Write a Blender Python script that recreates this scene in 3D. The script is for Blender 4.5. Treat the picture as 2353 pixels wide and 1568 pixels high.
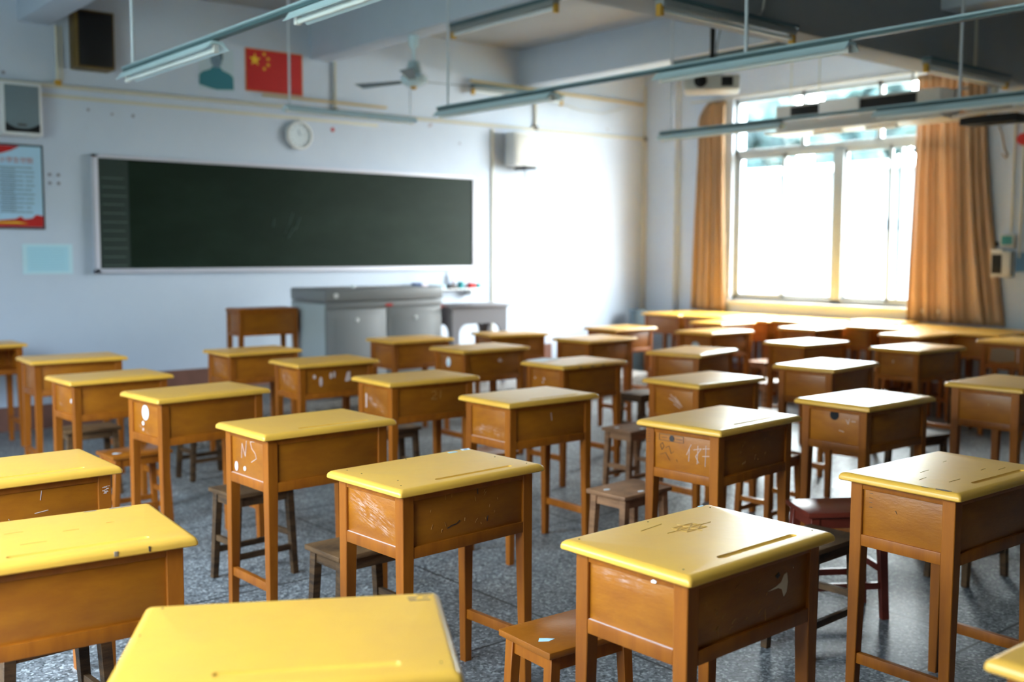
import bpy, bmesh, math, random
from mathutils import Vector, Matrix
R = math.radians
scene = bpy.context.scene
for o in list(bpy.data.objects): bpy.data.objects.remove(o, do_unlink=True)
C = scene.collection
random.seed(7)

# ------------------------------------------------------------------ camera
PITCH, ROLL, AZ, CAMZ, FPX = 0.08521546, 0.00315034, 0.87778212, 1.4976547, 2420.46
fw = Vector((math.cos(AZ)*math.cos(PITCH), math.sin(AZ)*math.cos(PITCH), -math.sin(PITCH)))
rt = Vector((math.sin(AZ), -math.cos(AZ), 0)); up = rt.cross(fw)
r2 = rt*math.cos(ROLL) + up*math.sin(ROLL); u2 = -rt*math.sin(ROLL) + up*math.cos(ROLL)
cam = bpy.data.cameras.new('camera'); camo = bpy.data.objects.new('camera', cam); C.objects.link(camo)
m = Matrix.Identity(4)
for i in range(3):
    m[i][0], m[i][1], m[i][2] = r2[i], u2[i], -fw[i]
m[2][3] = CAMZ
camo.matrix_world = m
cam.sensor_width = 36; cam.lens = FPX/2353*36; cam.clip_end = 400; cam.clip_start = 0.05
cam.dof.use_dof = True; cam.dof.focus_distance = 3.15; cam.dof.aperture_fstop = 1.9
scene.camera = camo
# ------------------------------------------------------------------ view, sky, sun
scene.view_settings.view_transform = 'Standard'; scene.view_settings.look = 'None'
scene.view_settings.gamma = 1; scene.view_settings.use_curve_mapping = False
scene.view_settings.exposure = 0.0
w = bpy.data.worlds.new('sky'); scene.world = w; w.use_nodes = True
nt = w.node_tree; nt.nodes.clear()
out = nt.nodes.new('ShaderNodeOutputWorld'); bg = nt.nodes.new('ShaderNodeBackground')
tc = nt.nodes.new('ShaderNodeTexCoord'); sx = nt.nodes.new('ShaderNodeSeparateXYZ')
mr = nt.nodes.new('ShaderNodeMapRange'); rp = nt.nodes.new('ShaderNodeValToRGB')
nt.links.new(tc.outputs['Generated'], sx.inputs[0]); nt.links.new(sx.outputs['X'], mr.inputs[0])
mr.inputs[1].default_value = -1; mr.inputs[2].default_value = 1
nt.links.new(mr.outputs[0], rp.inputs[0]); nt.links.new(rp.outputs[0], bg.inputs[0])
SKY_BLUE = (1.22, 1.45, 1.75, 1); SKY_WHITE = (3.3, 3.35, 3.4, 1)
rp.color_ramp.elements[0].position = 0.45; rp.color_ramp.elements[0].color = SKY_BLUE
rp.color_ramp.elements[1].position = 0.56; rp.color_ramp.elements[1].color = SKY_WHITE
bg.inputs[1].default_value = 19.5
nt.links.new(bg.outputs[0], out.inputs[0])

def portal(name, loc, rot, sx_, sy_):
    l = bpy.data.lights.new(name, 'AREA'); l.shape = 'RECTANGLE'; l.size = sx_; l.size_y = sy_
    l.cycles.is_portal = True
    o = bpy.data.objects.new(name, l); o.location = loc; o.rotation_euler = rot; C.objects.link(o)
XR, XL, YF, YB, ZC = 9.95, -0.95, 9.27, -2.6, 3.75
# window openings (y0, y1, z0, z1)
WR = (5.17, 7.95, 0.93, 3.27)
WL = [(1.0, 3.4, 0.95, 2.95), (3.8, 6.2, 0.95, 2.95)]
portal('daylight_portal_right', (XR+.12, (WR[0]+WR[1])/2, (WR[2]+WR[3])/2), (0, R(90), 0), WR[3]-WR[2], WR[1]-WR[0])
for a in WL:
    portal('daylight_portal_left', (XL-.12, (a[0]+a[1])/2, (a[2]+a[3])/2), (0, R(-90), 0), a[3]-a[2], a[1]-a[0])

# ------------------------------------------------------------------ materials
def mat(name, col, rough=0.5, var=0.0, vscale=4, stretch=(1,1,1), col2=None, metal=0, spec=0.5, coat=0, bump=0, bscale=40,
        rand=0.0, lo=0.4, hi=0.65, translucent=0, speck=None, sscale=60, sthr=0.72):
    mt = bpy.data.materials.new(name); mt.use_nodes = True
    n = mt.node_tree.nodes; L = mt.node_tree.links; b = n['Principled BSDF']
    b.inputs['Roughness'].default_value = rough; b.inputs['Metallic'].default_value = metal
    b.inputs['Specular IOR Level'].default_value = spec; b.inputs['Coat Weight'].default_value = coat
    b.inputs['Coat Roughness'].default_value = .12
    c4 = (*col, 1)
    b.inputs['Base Color'].default_value = c4
    vec = None; cur = None
    if col2 or var or bump or speck or rand:
        t = n.new('ShaderNodeTexCoord'); mp = n.new('ShaderNodeMapping'); mp.inputs['Scale'].default_value = stretch
        oi = n.new('ShaderNodeObjectInfo'); va = n.new('ShaderNodeVectorMath'); va.operation = 'SCALE'
        va.inputs[0].default_value = (37.0, 21.0, 11.0); L.new(oi.outputs['Random'], va.inputs['Scale'])
        ad = n.new('ShaderNodeVectorMath'); ad.operation = 'ADD'
        L.new(t.outputs['Object'], ad.inputs[0]); L.new(va.outputs[0], ad.inputs[1]); L.new(ad.outputs[0], mp.inputs[0])
        vec = mp.outputs[0]; raw = ad.outputs[0]
    if col2 or var:
        nz = n.new('ShaderNodeTexNoise'); nz.inputs['Scale'].default_value = vscale; nz.inputs['Detail'].default_value = 6
        nz.inputs['Roughness'].default_value = .62
        L.new(vec, nz.inputs['Vector'])
        cr = n.new('ShaderNodeValToRGB'); cr.color_ramp.elements[0].position = lo; cr.color_ramp.elements[1].position = hi
        cr.color_ramp.elements[0].color = c4
        cr.color_ramp.elements[1].color = (*(col2 or [x*(1-var) for x in col]), 1)
        L.new(nz.outputs['Fac'], cr.inputs[0]); cur = cr.outputs[0]
    if speck:
        n2 = n.new('ShaderNodeTexNoise'); n2.inputs['Scale'].default_value = sscale; n2.inputs['Detail'].default_value = 2
        L.new(raw, n2.inputs['Vector'])
        c2 = n.new('ShaderNodeValToRGB'); c2.color_ramp.elements[0].position = sthr; c2.color_ramp.elements[1].position = sthr+.02
        L.new(n2.outputs['Fac'], c2.inputs[0])
        mx = n.new('ShaderNodeMix'); mx.data_type = 'RGBA'; L.new(c2.outputs[0], mx.inputs[0])
        if cur: L.new(cur, mx.inputs[6])
        else: mx.inputs[6].default_value = c4
        mx.inputs[7].default_value = (*speck, 1); cur = mx.outputs[2]
    if rand:
        hs = n.new('ShaderNodeHueSaturation'); m2 = n.new('ShaderNodeMapRange')
        L.new(oi.outputs['Random'], m2.inputs[0]); m2.inputs[3].default_value = 1-rand; m2.inputs[4].default_value = 1+rand
        L.new(m2.outputs[0], hs.inputs['Value'])
        if cur: L.new(cur, hs.inputs['Color'])
        else: hs.inputs['Color'].default_value = c4
        cur = hs.outputs[0]
    if cur: L.new(cur, b.inputs['Base Color'])
    if bump:
        nb = n.new('ShaderNodeTexNoise'); nb.inputs['Scale'].default_value = bscale; nb.inputs['Detail'].default_value = 4
        L.new(vec, nb.inputs['Vector']); bp = n.new('ShaderNodeBump'); bp.inputs['Strength'].default_value = bump
        bp.inputs['Distance'].default_value = .01; L.new(nb.outputs['Fac'], bp.inputs['Height']); L.new(bp.outputs[0], b.inputs['Normal'])
    if translucent:
        tr = n.new('ShaderNodeBsdfTranslucent'); ms = n.new('ShaderNodeMixShader'); ms.inputs[0].default_value = translucent
        tr.inputs[0].default_value = c4
        if cur: L.new(cur, tr.inputs[0])
        L.new(b.outputs[0], ms.inputs[1]); L.new(tr.outputs[0], ms.inputs[2]); L.new(ms.outputs[0], n['Material Output'].inputs[0])
    return mt
M = {}
M['wall'] = mat('wall_paint', (.57,.63,.73), .75, col2=(.53,.59,.70), vscale=1.6, lo=.45, hi=.75, speck=(.42,.38,.44), sscale=7, sthr=.78)
M['backwall'] = mat('low_bounce_back_wall', (.10,.09,.08), .8)  # unseen wall, coloured dark to cut the light it bounces back
M['dirt'] = mat('outside_ground_dark', (.14,.16,.14), .9)
M['railweb'] = mat('rail_recess_dark', (.07,.13,.15), .45)  # dark gap of the recessed channel is put into the colour
M['ceiling'] = mat('ceiling_paint_shaded', (.36,.38,.40), .85, var=.06, vscale=1.2)  # white paint greyed, its shade is put into the colour
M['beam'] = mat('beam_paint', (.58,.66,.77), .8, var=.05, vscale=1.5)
M['skirt'] = mat('brown_skirting_paint', (.23,.10,.07), .5, var=.2, vscale=5)
M['orange'] = mat('orange_brown_varnish', (.35,.098,.005), .42, col2=(.27,.070,.004), vscale=5, stretch=(5,5,.6), bump=.03, bscale=60, rand=.10,
                  spec=.38, speck=(.12,.04,.01), sscale=34, sthr=.80)
M['panel'] = mat('orange_panel_varnish', (.38,.120,.006), .36, col2=(.31,.090,.006), vscale=7, stretch=(1,1,3), bump=.08, bscale=50, rand=.12,
                 spec=.5, speck=(.62,.40,.22), sscale=26, sthr=.80)
M['top'] = mat('yellow_desktop_paint', (.88,.462,.058), .32, col2=(.80,.40,.065), vscale=5, bump=.05, bscale=30, rand=.05, spec=.5,
               speck=(.33,.22,.08), sscale=55, sthr=.82, lo=.35, hi=.8)
M['worn'] = mat('worn_stool_wood', (.13,.065,.025), .6, spec=.3, col2=(.045,.024,.012), vscale=6, stretch=(1,1,5), bump=.25, rand=.25)
M['lightworn'] = mat('pale_worn_stool_wood', (.42,.20,.09), .6, col2=(.24,.11,.05), vscale=6, stretch=(1,1,4), bump=.25, rand=.15)
M['redstool'] = mat('dark_red_stool_paint', (.17,.025,.012), .35, var=.3, vscale=5, bump=.1)
M['orangestool'] = mat('orange_stool_paint', (.34,.10,.008), .28, var=.25, vscale=6, bump=.1, rand=.1)
M['raw'] = mat('exposed_pale_wood', (.88,.66,.42), .7)
M['chalk'] = mat('white_chalk', (.66,.50,.44), .9)
M['scratch'] = mat('pale_scratch', (.52,.25,.07), .8)
M['dark'] = mat('black_plastic', (.010,.010,.011), .6, spec=.25)
M['darkmark'] = mat('dark_ink', (.05,.035,.03), .6)
M['pencil'] = mat('faint_pencil', (.60,.33,.07), .6)
M['chip'] = mat('worn_chip', (.30,.20,.12), .8)
M['sticker'] = mat('white_sticker', (.86,.90,.92), .5)
M['bluesticker'] = mat('pale_blue_sticker', (.50,.74,.85), .5)
M['pinksticker'] = mat('pink_sticker', (.85,.66,.72), .5)
M['lampwhite'] = mat('white_lamp_enamel', (.66,.86,.95), .35)
M['rail'] = mat('grey_green_rail_enamel', (.40,.54,.60), .35, metal=.1)
M['tube'] = mat('lamp_tube_glass', (.80,.86,.88), .15)
M['fixture'] = mat('grey_fixture_enamel', (.27,.29,.29), .45)
M['brass'] = mat('yellow_end_cap', (.55,.30,.03), .5)
M['pipe'] = mat('ivory_conduit', (.62,.58,.48), .6)
M['whitepipe'] = mat('white_rod_paint', (.66,.72,.80), .4)
M['yellowpipe'] = mat('yellowed_batten', (.55,.40,.18), .6)
M['white'] = mat('white_plastic', (.78,.78,.78), .4)
M['offwhite'] = mat('off_white_metal', (.55,.53,.49), .45)
M['cabinet'] = mat('grey_cabinet_enamel', (.27,.27,.275), .45, var=.06, vscale=2)
M['cabside'] = mat('cabinet_side_pale_grey', (.48,.53,.55), .45)  # side panel tone, paler than the doors
M['table'] = mat('grey_table_laminate', (.27,.25,.27), .5)
M['board'] = mat('green_black_chalkboard', (.007,.016,.009), .5, col2=(.013,.026,.016), vscale=1.3, stretch=(1,1,2.2), lo=.45, hi=.75, spec=.12)
M['boardside'] = mat('chalkboard_line_panel', (.009,.024,.017), .6)
M['boardframe'] = mat('white_board_frame', (.68,.66,.74), .4)
M['glass'] = None
M['red'] = mat('red_print', (.50,.006,.004), .6)
M['star'] = mat('yellow_print', (.85,.55,.02), .6)
M['orangeedge'] = mat('orange_flag_edge', (.70,.20,.02), .6)
M['teal'] = mat('teal_print', (.03,.19,.24), .6)
M['hair'] = mat('dark_print', (.02,.05,.07), .6)
M['face'] = mat('pale_face_print', (.17,.25,.32), .6)
M['portraitbg'] = mat('pale_blue_print', (.50,.60,.66), .6)
M['posterblue'] = mat('light_blue_poster_print', (.45,.68,.86), .4)
M['postertext'] = mat('grey_blue_poster_text', (.20,.27,.36), .6)
M['paper'] = mat('pale_blue_paper', (.42,.70,.82), .7)
M['paperedge'] = mat('pale_blue_tape', (.55,.76,.84), .6)
M['speakerwood'] = mat('brown_speaker_wood', (.13,.075,.008), .5)
M['grille'] = mat('grey_speaker_grille', (.17,.22,.25), .6)
M['curtain'] = mat('tan_satin_curtain', (.54,.35,.20), .38, var=.2, vscale=3, stretch=(4,4,.3), translucent=.22, spec=.5)
M['clockface'] = mat('white_clock_face', (.70,.76,.80), .4)
M['greenbox'] = mat('teal_display', (.02,.20,.20), .4)
M['bluepaper'] = mat('blue_notice_paper', (.12,.26,.45), .6)
M['tealcup'] = mat('teal_plastic', (.02,.32,.34), .4)
M['navy'] = mat('navy_felt', (.02,.06,.18), .8)
M['concrete'] = mat('white_facade', (.17,.17,.17), .8, var=.08, vscale=.3)
M['leaf'] = mat('green_foliage', (.008,.022,.022), .7, col2=(.06,.11,.10), vscale=.8, rand=.2)
M['bark'] = mat('brown_bark', (.12,.08,.05), .9)
M['sill'] = mat('white_sill_paint', (.80,.78,.74), .5)
M['alu'] = mat('white_window_frame', (.40,.45,.48), .4)
M['stainp'] = mat('greyish_wall_stain', (.26,.24,.30), .8)
# thin window glass
g = bpy.data.materials.new('window_glass'); g.use_nodes = True; n = g.node_tree.nodes; L = g.node_tree.links; n.remove(n['Principled BSDF'])
tr = n.new('ShaderNodeBsdfTransparent'); gl = n.new('ShaderNodeBsdfGlossy'); gl.inputs['Roughness'].default_value = .02
lw = n.new('ShaderNodeLayerWeight'); pw = n.new('ShaderNodeMath'); pw.operation = 'POWER'; L.new(lw.outputs['Facing'], pw.inputs[0]); pw.inputs[1].default_value = 5
fr = n.new('ShaderNodeMath'); fr.operation = 'MULTIPLY_ADD'; L.new(pw.outputs[0], fr.inputs[0]); fr.inputs[1].default_value = .5; fr.inputs[2].default_value = .02; ms = n.new('ShaderNodeMixShader'); tr.inputs[0].default_value = (.93,.97,.97,1)
L.new(fr.outputs[0], ms.inputs[0]); L.new(tr.outputs[0], ms.inputs[1]); L.new(gl.outputs[0], ms.inputs[2]); L.new(ms.outputs[0], n['Material Output'].inputs[0])
M['glass'] = g
# terrazzo floor: speckle cells + joint lines at the measured 1.165 m grid
def terrazzo(name, base, joints=True):
    mt = bpy.data.materials.new(name); mt.use_nodes = True; n = mt.node_tree.nodes; L = mt.node_tree.links; b = n['Principled BSDF']
    t = n.new('ShaderNodeTexCoord')
    v = n.new('ShaderNodeTexVoronoi'); v.inputs['Scale'].default_value = 105; L.new(t.outputs['Object'], v.inputs[0])
    cr = n.new('ShaderNodeValToRGB'); e = cr.color_ramp.elements
    e[0].position = 0; e[0].color = (base[0]*.30, base[1]*.32, base[2]*.32, 1); e[1].position = 1; e[1].color = (base[0]*2.6, base[1]*2.6, base[2]*2.5, 1)
    x = e.new(.35); x.color = (base[0]*.85, base[1]*.85, base[2]*.85, 1); x = e.new(.75); x.color = (base[0]*1.15, base[1]*1.15, base[2]*1.15, 1)
    sp = n.new('ShaderNodeSeparateColor'); L.new(v.outputs['Color'], sp.inputs[0]); L.new(sp.outputs[0], cr.inputs[0])
    nz = n.new('ShaderNodeTexNoise'); nz.inputs['Scale'].default_value = 1.1; nz.inputs['Detail'].default_value = 5; L.new(t.outputs['Object'], nz.inputs[0])
    mr = n.new('ShaderNodeMapRange'); mr.inputs[1].default_value = .3; mr.inputs[2].default_value = .7; mr.inputs[3].default_value = .72; mr.inputs[4].default_value = 1.15
    L.new(nz.outputs[0], mr.inputs[0])
    mx = n.new('ShaderNodeMix'); mx.data_type = 'RGBA'; mx.blend_type = 'MULTIPLY'; mx.inputs[0].default_value = 1
    L.new(cr.outputs[0], mx.inputs[6]); L.new(mr.outputs[0], mx.inputs[7]); cur = mx.outputs[2]
    if joints:
        s = n.new('ShaderNodeSeparateXYZ'); L.new(t.outputs['Object'], s.inputs[0]); outs = []
        for ax, off in (('X', 2.787), ('Y', 1.885)):
            a = n.new('ShaderNodeMath'); a.operation = 'SUBTRACT'; L.new(s.outputs[ax], a.inputs[0]); a.inputs[1].default_value = off - 1.168*.5 - 1.168*20
            p = n.new('ShaderNodeMath'); p.operation = 'MODULO'; L.new(a.outputs[0], p.inputs[0]); p.inputs[1].default_value = 1.168
            q = n.new('ShaderNodeMath'); q.operation = 'SUBTRACT'; L.new(p.outputs[0], q.inputs[0]); q.inputs[1].default_value = .584
            ab = n.new('ShaderNodeMath'); ab.operation = 'ABSOLUTE'; L.new(q.outputs[0], ab.inputs[0])
            lt = n.new('ShaderNodeMath'); lt.operation = 'LESS_THAN'; L.new(ab.outputs[0], lt.inputs[0]); lt.inputs[1].default_value = .006; outs.append(lt)
        mm = n.new('ShaderNodeMath'); mm.operation = 'MAXIMUM'; L.new(outs[0].outputs[0], mm.inputs[0]); L.new(outs[1].outputs[0], mm.inputs[1])
        m3 = n.new('ShaderNodeMix'); m3.data_type = 'RGBA'; L.new(mm.outputs[0], m3.inputs[0]); L.new(cur, m3.inputs[6]); m3.inputs[7].default_value = (.035,.035,.035,1); cur = m3.outputs[2]
    L.new(cur, b.inputs['Base Color'])
    b.inputs['Roughness'].default_value = .38
    m4 = n.new('ShaderNodeMapRange'); b.inputs['Specular IOR Level'].default_value = .35; m4.inputs[3].default_value = .36; m4.inputs[4].default_value = .62; L.new(nz.outputs[0], m4.inputs[0]); L.new(m4.outputs[0], b.inputs['Roughness'])
    return mt
M['floor'] = terrazzo('grey_terrazzo', (.195,.20,.205)); M['podium'] = terrazzo('podium_terrazzo', (.26,.23,.21), False)

# ------------------------------------------------------------------ mesh helpers
class MB:
    def __init__(s): s.bm = bmesh.new()
    def _add(s, verts, faces, mx=None):
        vs = [s.bm.verts.new(mx @ Vector(v) if mx else Vector(v)) for v in verts]
        for f in faces:
            try: s.bm.faces.new([vs[i] for i in f])
            except ValueError: pass
        return vs
    def box(s, x0, x1, y0, y1, z0, z1, bev=0, mx=None):
        b = bmesh.new(); bmesh.ops.create_cube(b, size=1)
        for v in b.verts: v.co = Vector(((x0+x1)/2 + v.co.x*(x1-x0), (y0+y1)/2 + v.co.y*(y1-y0), (z0+z1)/2 + v.co.z*(z1-z0)))
        if bev: bmesh.ops.bevel(b, geom=b.edges[:], offset=bev, segments=2, profile=.5, affect='EDGES')
        s.merge(b, mx); return s
    def merge(s, b, mx=None):
        b.verts.index_update(); s._add([v.co.copy() for v in b.verts], [[v.index for v in f.verts] for f in b.faces], mx); b.free()
    def bar(s, p, q, wx, wy, wx2=None, wy2=None, bev=0, up=Vector((0,0,1))):       # tapered square bar from p to q
        p, q = Vector(p), Vector(q); wx2 = wx2 or wx; wy2 = wy2 or wy
        d = (q-p).normalized(); X = Vector((1,0,0)) if abs(d.z) > .5 else up.cross(d).normalized()
        Y = d.cross(X).normalized(); X = Y.cross(d).normalized()
        b = bmesh.new(); vs = []
        for c, a, e in ((p, wx, wy), (q, wx2, wy2)):
            for i, j in ((-1,-1),(1,-1),(1,1),(-1,1)): vs.append(b.verts.new(c + X*i*a/2 + Y*j*e/2))
        for f in ((3,2,1,0),(4,5,6,7),(0,1,5,4),(1,2,6,5),(2,3,7,6),(3,0,4,7)): b.faces.new([vs[k] for k in f])
        bmesh.ops.recalc_face_normals(b, faces=b.faces[:])
        if bev: bmesh.ops.bevel(b, geom=b.edges[:], offset=bev, segments=1, affect='EDGES')
        s.merge(b); return s
    def tube(s, pts, r, seg=10, r2=None):
        pts = [Vector(p) for p in pts]; rings = []; n = len(pts)
        for i, p in enumerate(pts):
            d = (pts[min(i+1, n-1)] - pts[max(i-1, 0)]).normalized()
            a = Vector((0,0,1)) if abs(d.z) < .9 else Vector((1,0,0)); X = a.cross(d).normalized(); Y = d.cross(X)
            rr = r + ((r2-r)*i/(n-1) if r2 is not None else 0)
            rings.append([s.bm.verts.new(p + X*rr*math.cos(6.28318*k/seg) + Y*rr*math.sin(6.28318*k/seg)) for k in range(seg)])
        for a, b in zip(rings, rings[1:]):
            for k in range(seg): s.bm.faces.new((a[k], a[(k+1)%seg], b[(k+1)%seg], b[k]))
        s.bm.faces.new(rings[0][::-1]); s.bm.faces.new(rings[-1]); return s
    def lathe(s, prof, c=(0,0,0), axis='Z', seg=28):
        c = Vector(c); rings = []
        for r, h in prof:
            ring = []
            for k in range(seg):
                a = 6.28318*k/seg; u, v = r*math.cos(a), r*math.sin(a)
                ring.append(s.bm.verts.new(c + (Vector((u, v, h)) if axis == 'Z' else Vector((u, -h, v)) if axis == 'Y' else Vector((h, u, v)))))
            rings.append(ring)
        for a, b in zip(rings, rings[1:]):
            for k in range(seg): s.bm.faces.new((a[k], a[(k+1)%seg], b[(k+1)%seg], b[k]))
        s.bm.faces.new(rings[0][::-1]); s.bm.faces.new(rings[-1]); return s
    def prism(s, poly, p0, U, V, W, t):        # polygon in (u,v) from origin p0, extruded t along W
        p0, U, V, W = Vector(p0), Vector(U), Vector(V), Vector(W); n = len(poly)
        a = [s.bm.verts.new(p0 + U*u + V*v) for u, v in poly]; b = [s.bm.verts.new(p0 + U*u + V*v + W*t) for u, v in poly]
        s.bm.faces.new(a[::-1]); s.bm.faces.new(b)
        for k in range(n): s.bm.faces.new((a[k], a[(k+1)%n], b[(k+1)%n], b[k]))
        return s
    def mesh(s, name, m, smooth=True):
        bmesh.ops.recalc_face_normals(s.bm, faces=s.bm.faces[:])
        me = bpy.data.meshes.new(name); s.bm.to_mesh(me); s.bm.free()
        me.materials.append(m if not isinstance(m, str) else M[m])
        if smooth:
            for p in me.polygons: p.use_smooth = True
            me.set_sharp_from_angle(angle=R(38))
        return me
    def obj(s, name, m, parent=None, loc=None, rz=0):
        return put(name, s.mesh(name, m), parent, loc, rz)
def put(name, me, parent=None, loc=None, rz=0):
    o = bpy.data.objects.new(name, me); C.objects.link(o)
    if parent: o.parent = parent
    if loc: o.location = loc
    if rz: o.rotation_euler.z = rz
    return o
def tag(o, label, cat, group=None, kind=None):
    if label: o['label'] = label
    if cat: o['category'] = cat
    if group: o['group'] = group
    if kind: o['kind'] = kind
    return o
def thing(name, label, cat, loc=(0,0,0), rz=0, group=None):
    o = bpy.data.objects.new(name, None); o.empty_display_size = .1; C.objects.link(o); o.location = loc; o.rotation_euler.z = rz
    return tag(o, label, cat, group)
def struct(name, mb, m, label=None):
    o = mb.obj(name, m); o['kind'] = 'structure'
    if label: o['label'] = label
    return o
def copy_thing(root, loc, rz, label, group=None, scale=None):
    r = root.copy(); C.objects.link(r); r.location = loc; r.rotation_euler = (0,0,rz); r['label'] = label
    if group: r['group'] = group
    if scale: r.scale = scale
    for ch in list(root.children):
        c = ch.copy(); C.objects.link(c); c.parent = r
        for g_ in ch.children:
            d = g_.copy(); C.objects.link(d); d.parent = c
    return r

# ------------------------------------------------------------------ room shell
struct('floor', MB().box(XL-.24, XR+.24, YB-.24, YF+.24, -.12, 0), 'floor')
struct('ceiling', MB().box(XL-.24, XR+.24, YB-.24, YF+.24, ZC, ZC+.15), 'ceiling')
struct('wall_front', MB().box(XL-.24, XR+.24, YF, YF+.24, 0, ZC), 'wall')
struct('wall_back', MB().box(XL-.24, XR+.24, YB-.24, YB, 0, ZC), 'backwall')
b = MB()
y0, y1, z0, z1 = WR
b.box(XR, XR+.24, YB, y0, 0, ZC); b.box(XR, XR+.24, y1, YF, 0, ZC); b.box(XR, XR+.24, y0, y1, 0, z0); b.box(XR, XR+.24, y0, y1, z1, ZC)
struct('wall_right', b, 'wall')
b = MB(); ys = [YB] + [v for a in WL for v in a[:2]] + [YF]
for i in range(0, len(ys), 2): b.box(XL-.24, XL, ys[i], ys[i+1], 0, ZC)
for a in WL: b.box(XL-.24, XL, a[0], a[1], 0, a[2]); b.box(XL-.24, XL, a[0], a[1], a[3], ZC)
struct('wall_left', b, 'wall')
# beams: three along the room depth, one deep beam across
for k, (x0, x1) in enumerate(((2.482, 2.731), (5.138, 5.365), (7.772, 8.02))):
    struct('trim_%d' % (k+1), MB().box(x0, x1, 4.54, YF, 3.342, ZC, .006), 'beam')
struct('trim_4', MB().box(XL, XR, 4.25, 4.54, 2.94, ZC, .006), 'ceiling')  # painted like the other beams; darker ceiling colour stands in for shade
struct('trim_5', MB().box(XR-.09, XR, 8.76, YF, 0, ZC), 'wall')       # corner column
for k, (x0, x1) in enumerate(((2.482, 2.731), (5.138, 5.365), (7.772, 8.02))):
    struct('trim_%d' % (k+6), MB().box(x0, x1, YB, 4.25, 3.342, ZC, .006), 'beam')
# podium and skirting
PX0, PX1, PY0, PZ = 3.15, 8.3, 7.55, .21
struct('trim_9', MB().box(PX0, PX1, PY0, YF, 0, PZ, .008), 'podium', 'low terrazzo podium under the chalkboard')
b = MB(); b.box(XL, PX0, YF-.012, YF, 0, .2); b.box(PX0, PX1, YF-.012, YF, PZ, PZ+.2); b.box(PX1, XR-.09, YF-.012, YF, 0, .2)
struct('baseboard_front', b, 'skirt')
struct('baseboard_right', MB().box(XR-.012, XR, YB, 8.76, 0, .2), 'skirt')
# ------------------------------------------------------------------ right window
y0, y1, z0, z1 = WR; yc = 6.557
b = MB(); xa, xb = XR+.05, XR+.11
for (a, c, d, e) in ((y0, y1, z0, z0+.05), (y0, y1, z1-.05, z1), (y0, y0+.045, z0, z1), (y1-.045, y1, z0, z1), (y0, y1, 2.60, 2.68), (yc-.062, yc+.062, z0, 2.62)):
    b.box(xa, xb, a, c, d, e, .004)
for yy in (7.02, 6.09): b.box(xa, xb, yy-.025, yy+.025, 2.66, z1)
wn = struct('window_1', b, 'alu', 'wide sliding window with white frame on the right wall')
def sash(ya, yb2, dx, za=.98, zb=2.6, hand=None):
    s = MB(); x0, x1 = XR+.055+dx, XR+.08+dx
    for (a, c, d, e) in ((ya, ya+.042, za, zb), (yb2-.042, yb2, za, zb), (ya, yb2, za, za+.035), (ya, yb2, zb-.035, zb)): s.box(x0, x1, a, c, d, e, .003)
    o = s.obj('sash', 'alu', wn)
    MB().box(x0+.01, x0+.014, ya+.03, yb2-.03, za+.035, zb-.035).obj('pane', 'glass', o)
    if hand: MB().box(x0-.015, x0, hand-.01, hand+.01, 1.72, 1.84, .003).obj('catch', 'dark', o)
sash(7.25, 7.905, .0, hand=7.264); sash(6.607, 7.28, .026)
sash(5.83, 6.507, .026, hand=5.845); sash(5.215, 5.97, 0, hand=5.955)
for a, c in ((7.045, 7.905), (6.115, 6.995), (5.215, 6.065)): MB().box(XR+.07, XR+.074, a, c, 2.68, z1-.05).obj('upper_pane', 'glass', wn)
MB().box(XR-.03, XR+.05, y0-.04, y1+.04, z0-.035, z0, .006).obj('window_sill', 'sill', wn)
# left windows (out of frame, they let the daylight in)
for i, a in enumerate(WL):
    b = MB(); xa, xb = XL-.12, XL-.06
    for (p, q, r_, s_) in ((a[0], a[1], a[2], a[2]+.05), (a[0], a[1], a[3]-.05, a[3]), (a[0], a[0]+.045, a[2], a[3]), (a[1]-.045, a[1], a[2], a[3]),
                           ((a[0]+a[1])/2-.035, (a[0]+a[1])/2+.035, a[2], a[3]), (a[0], a[1], 2.45, 2.5)): b.box(xa, xb, p, q, r_, s_)
    wl = struct('window_%d' % (i+2), b, 'alu'); MB().box(XL-.095, XL-.09, a[0]+.045, a[1]-.045, a[2]+.05, a[3]-.05).obj('pane', 'glass', wl)

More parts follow.
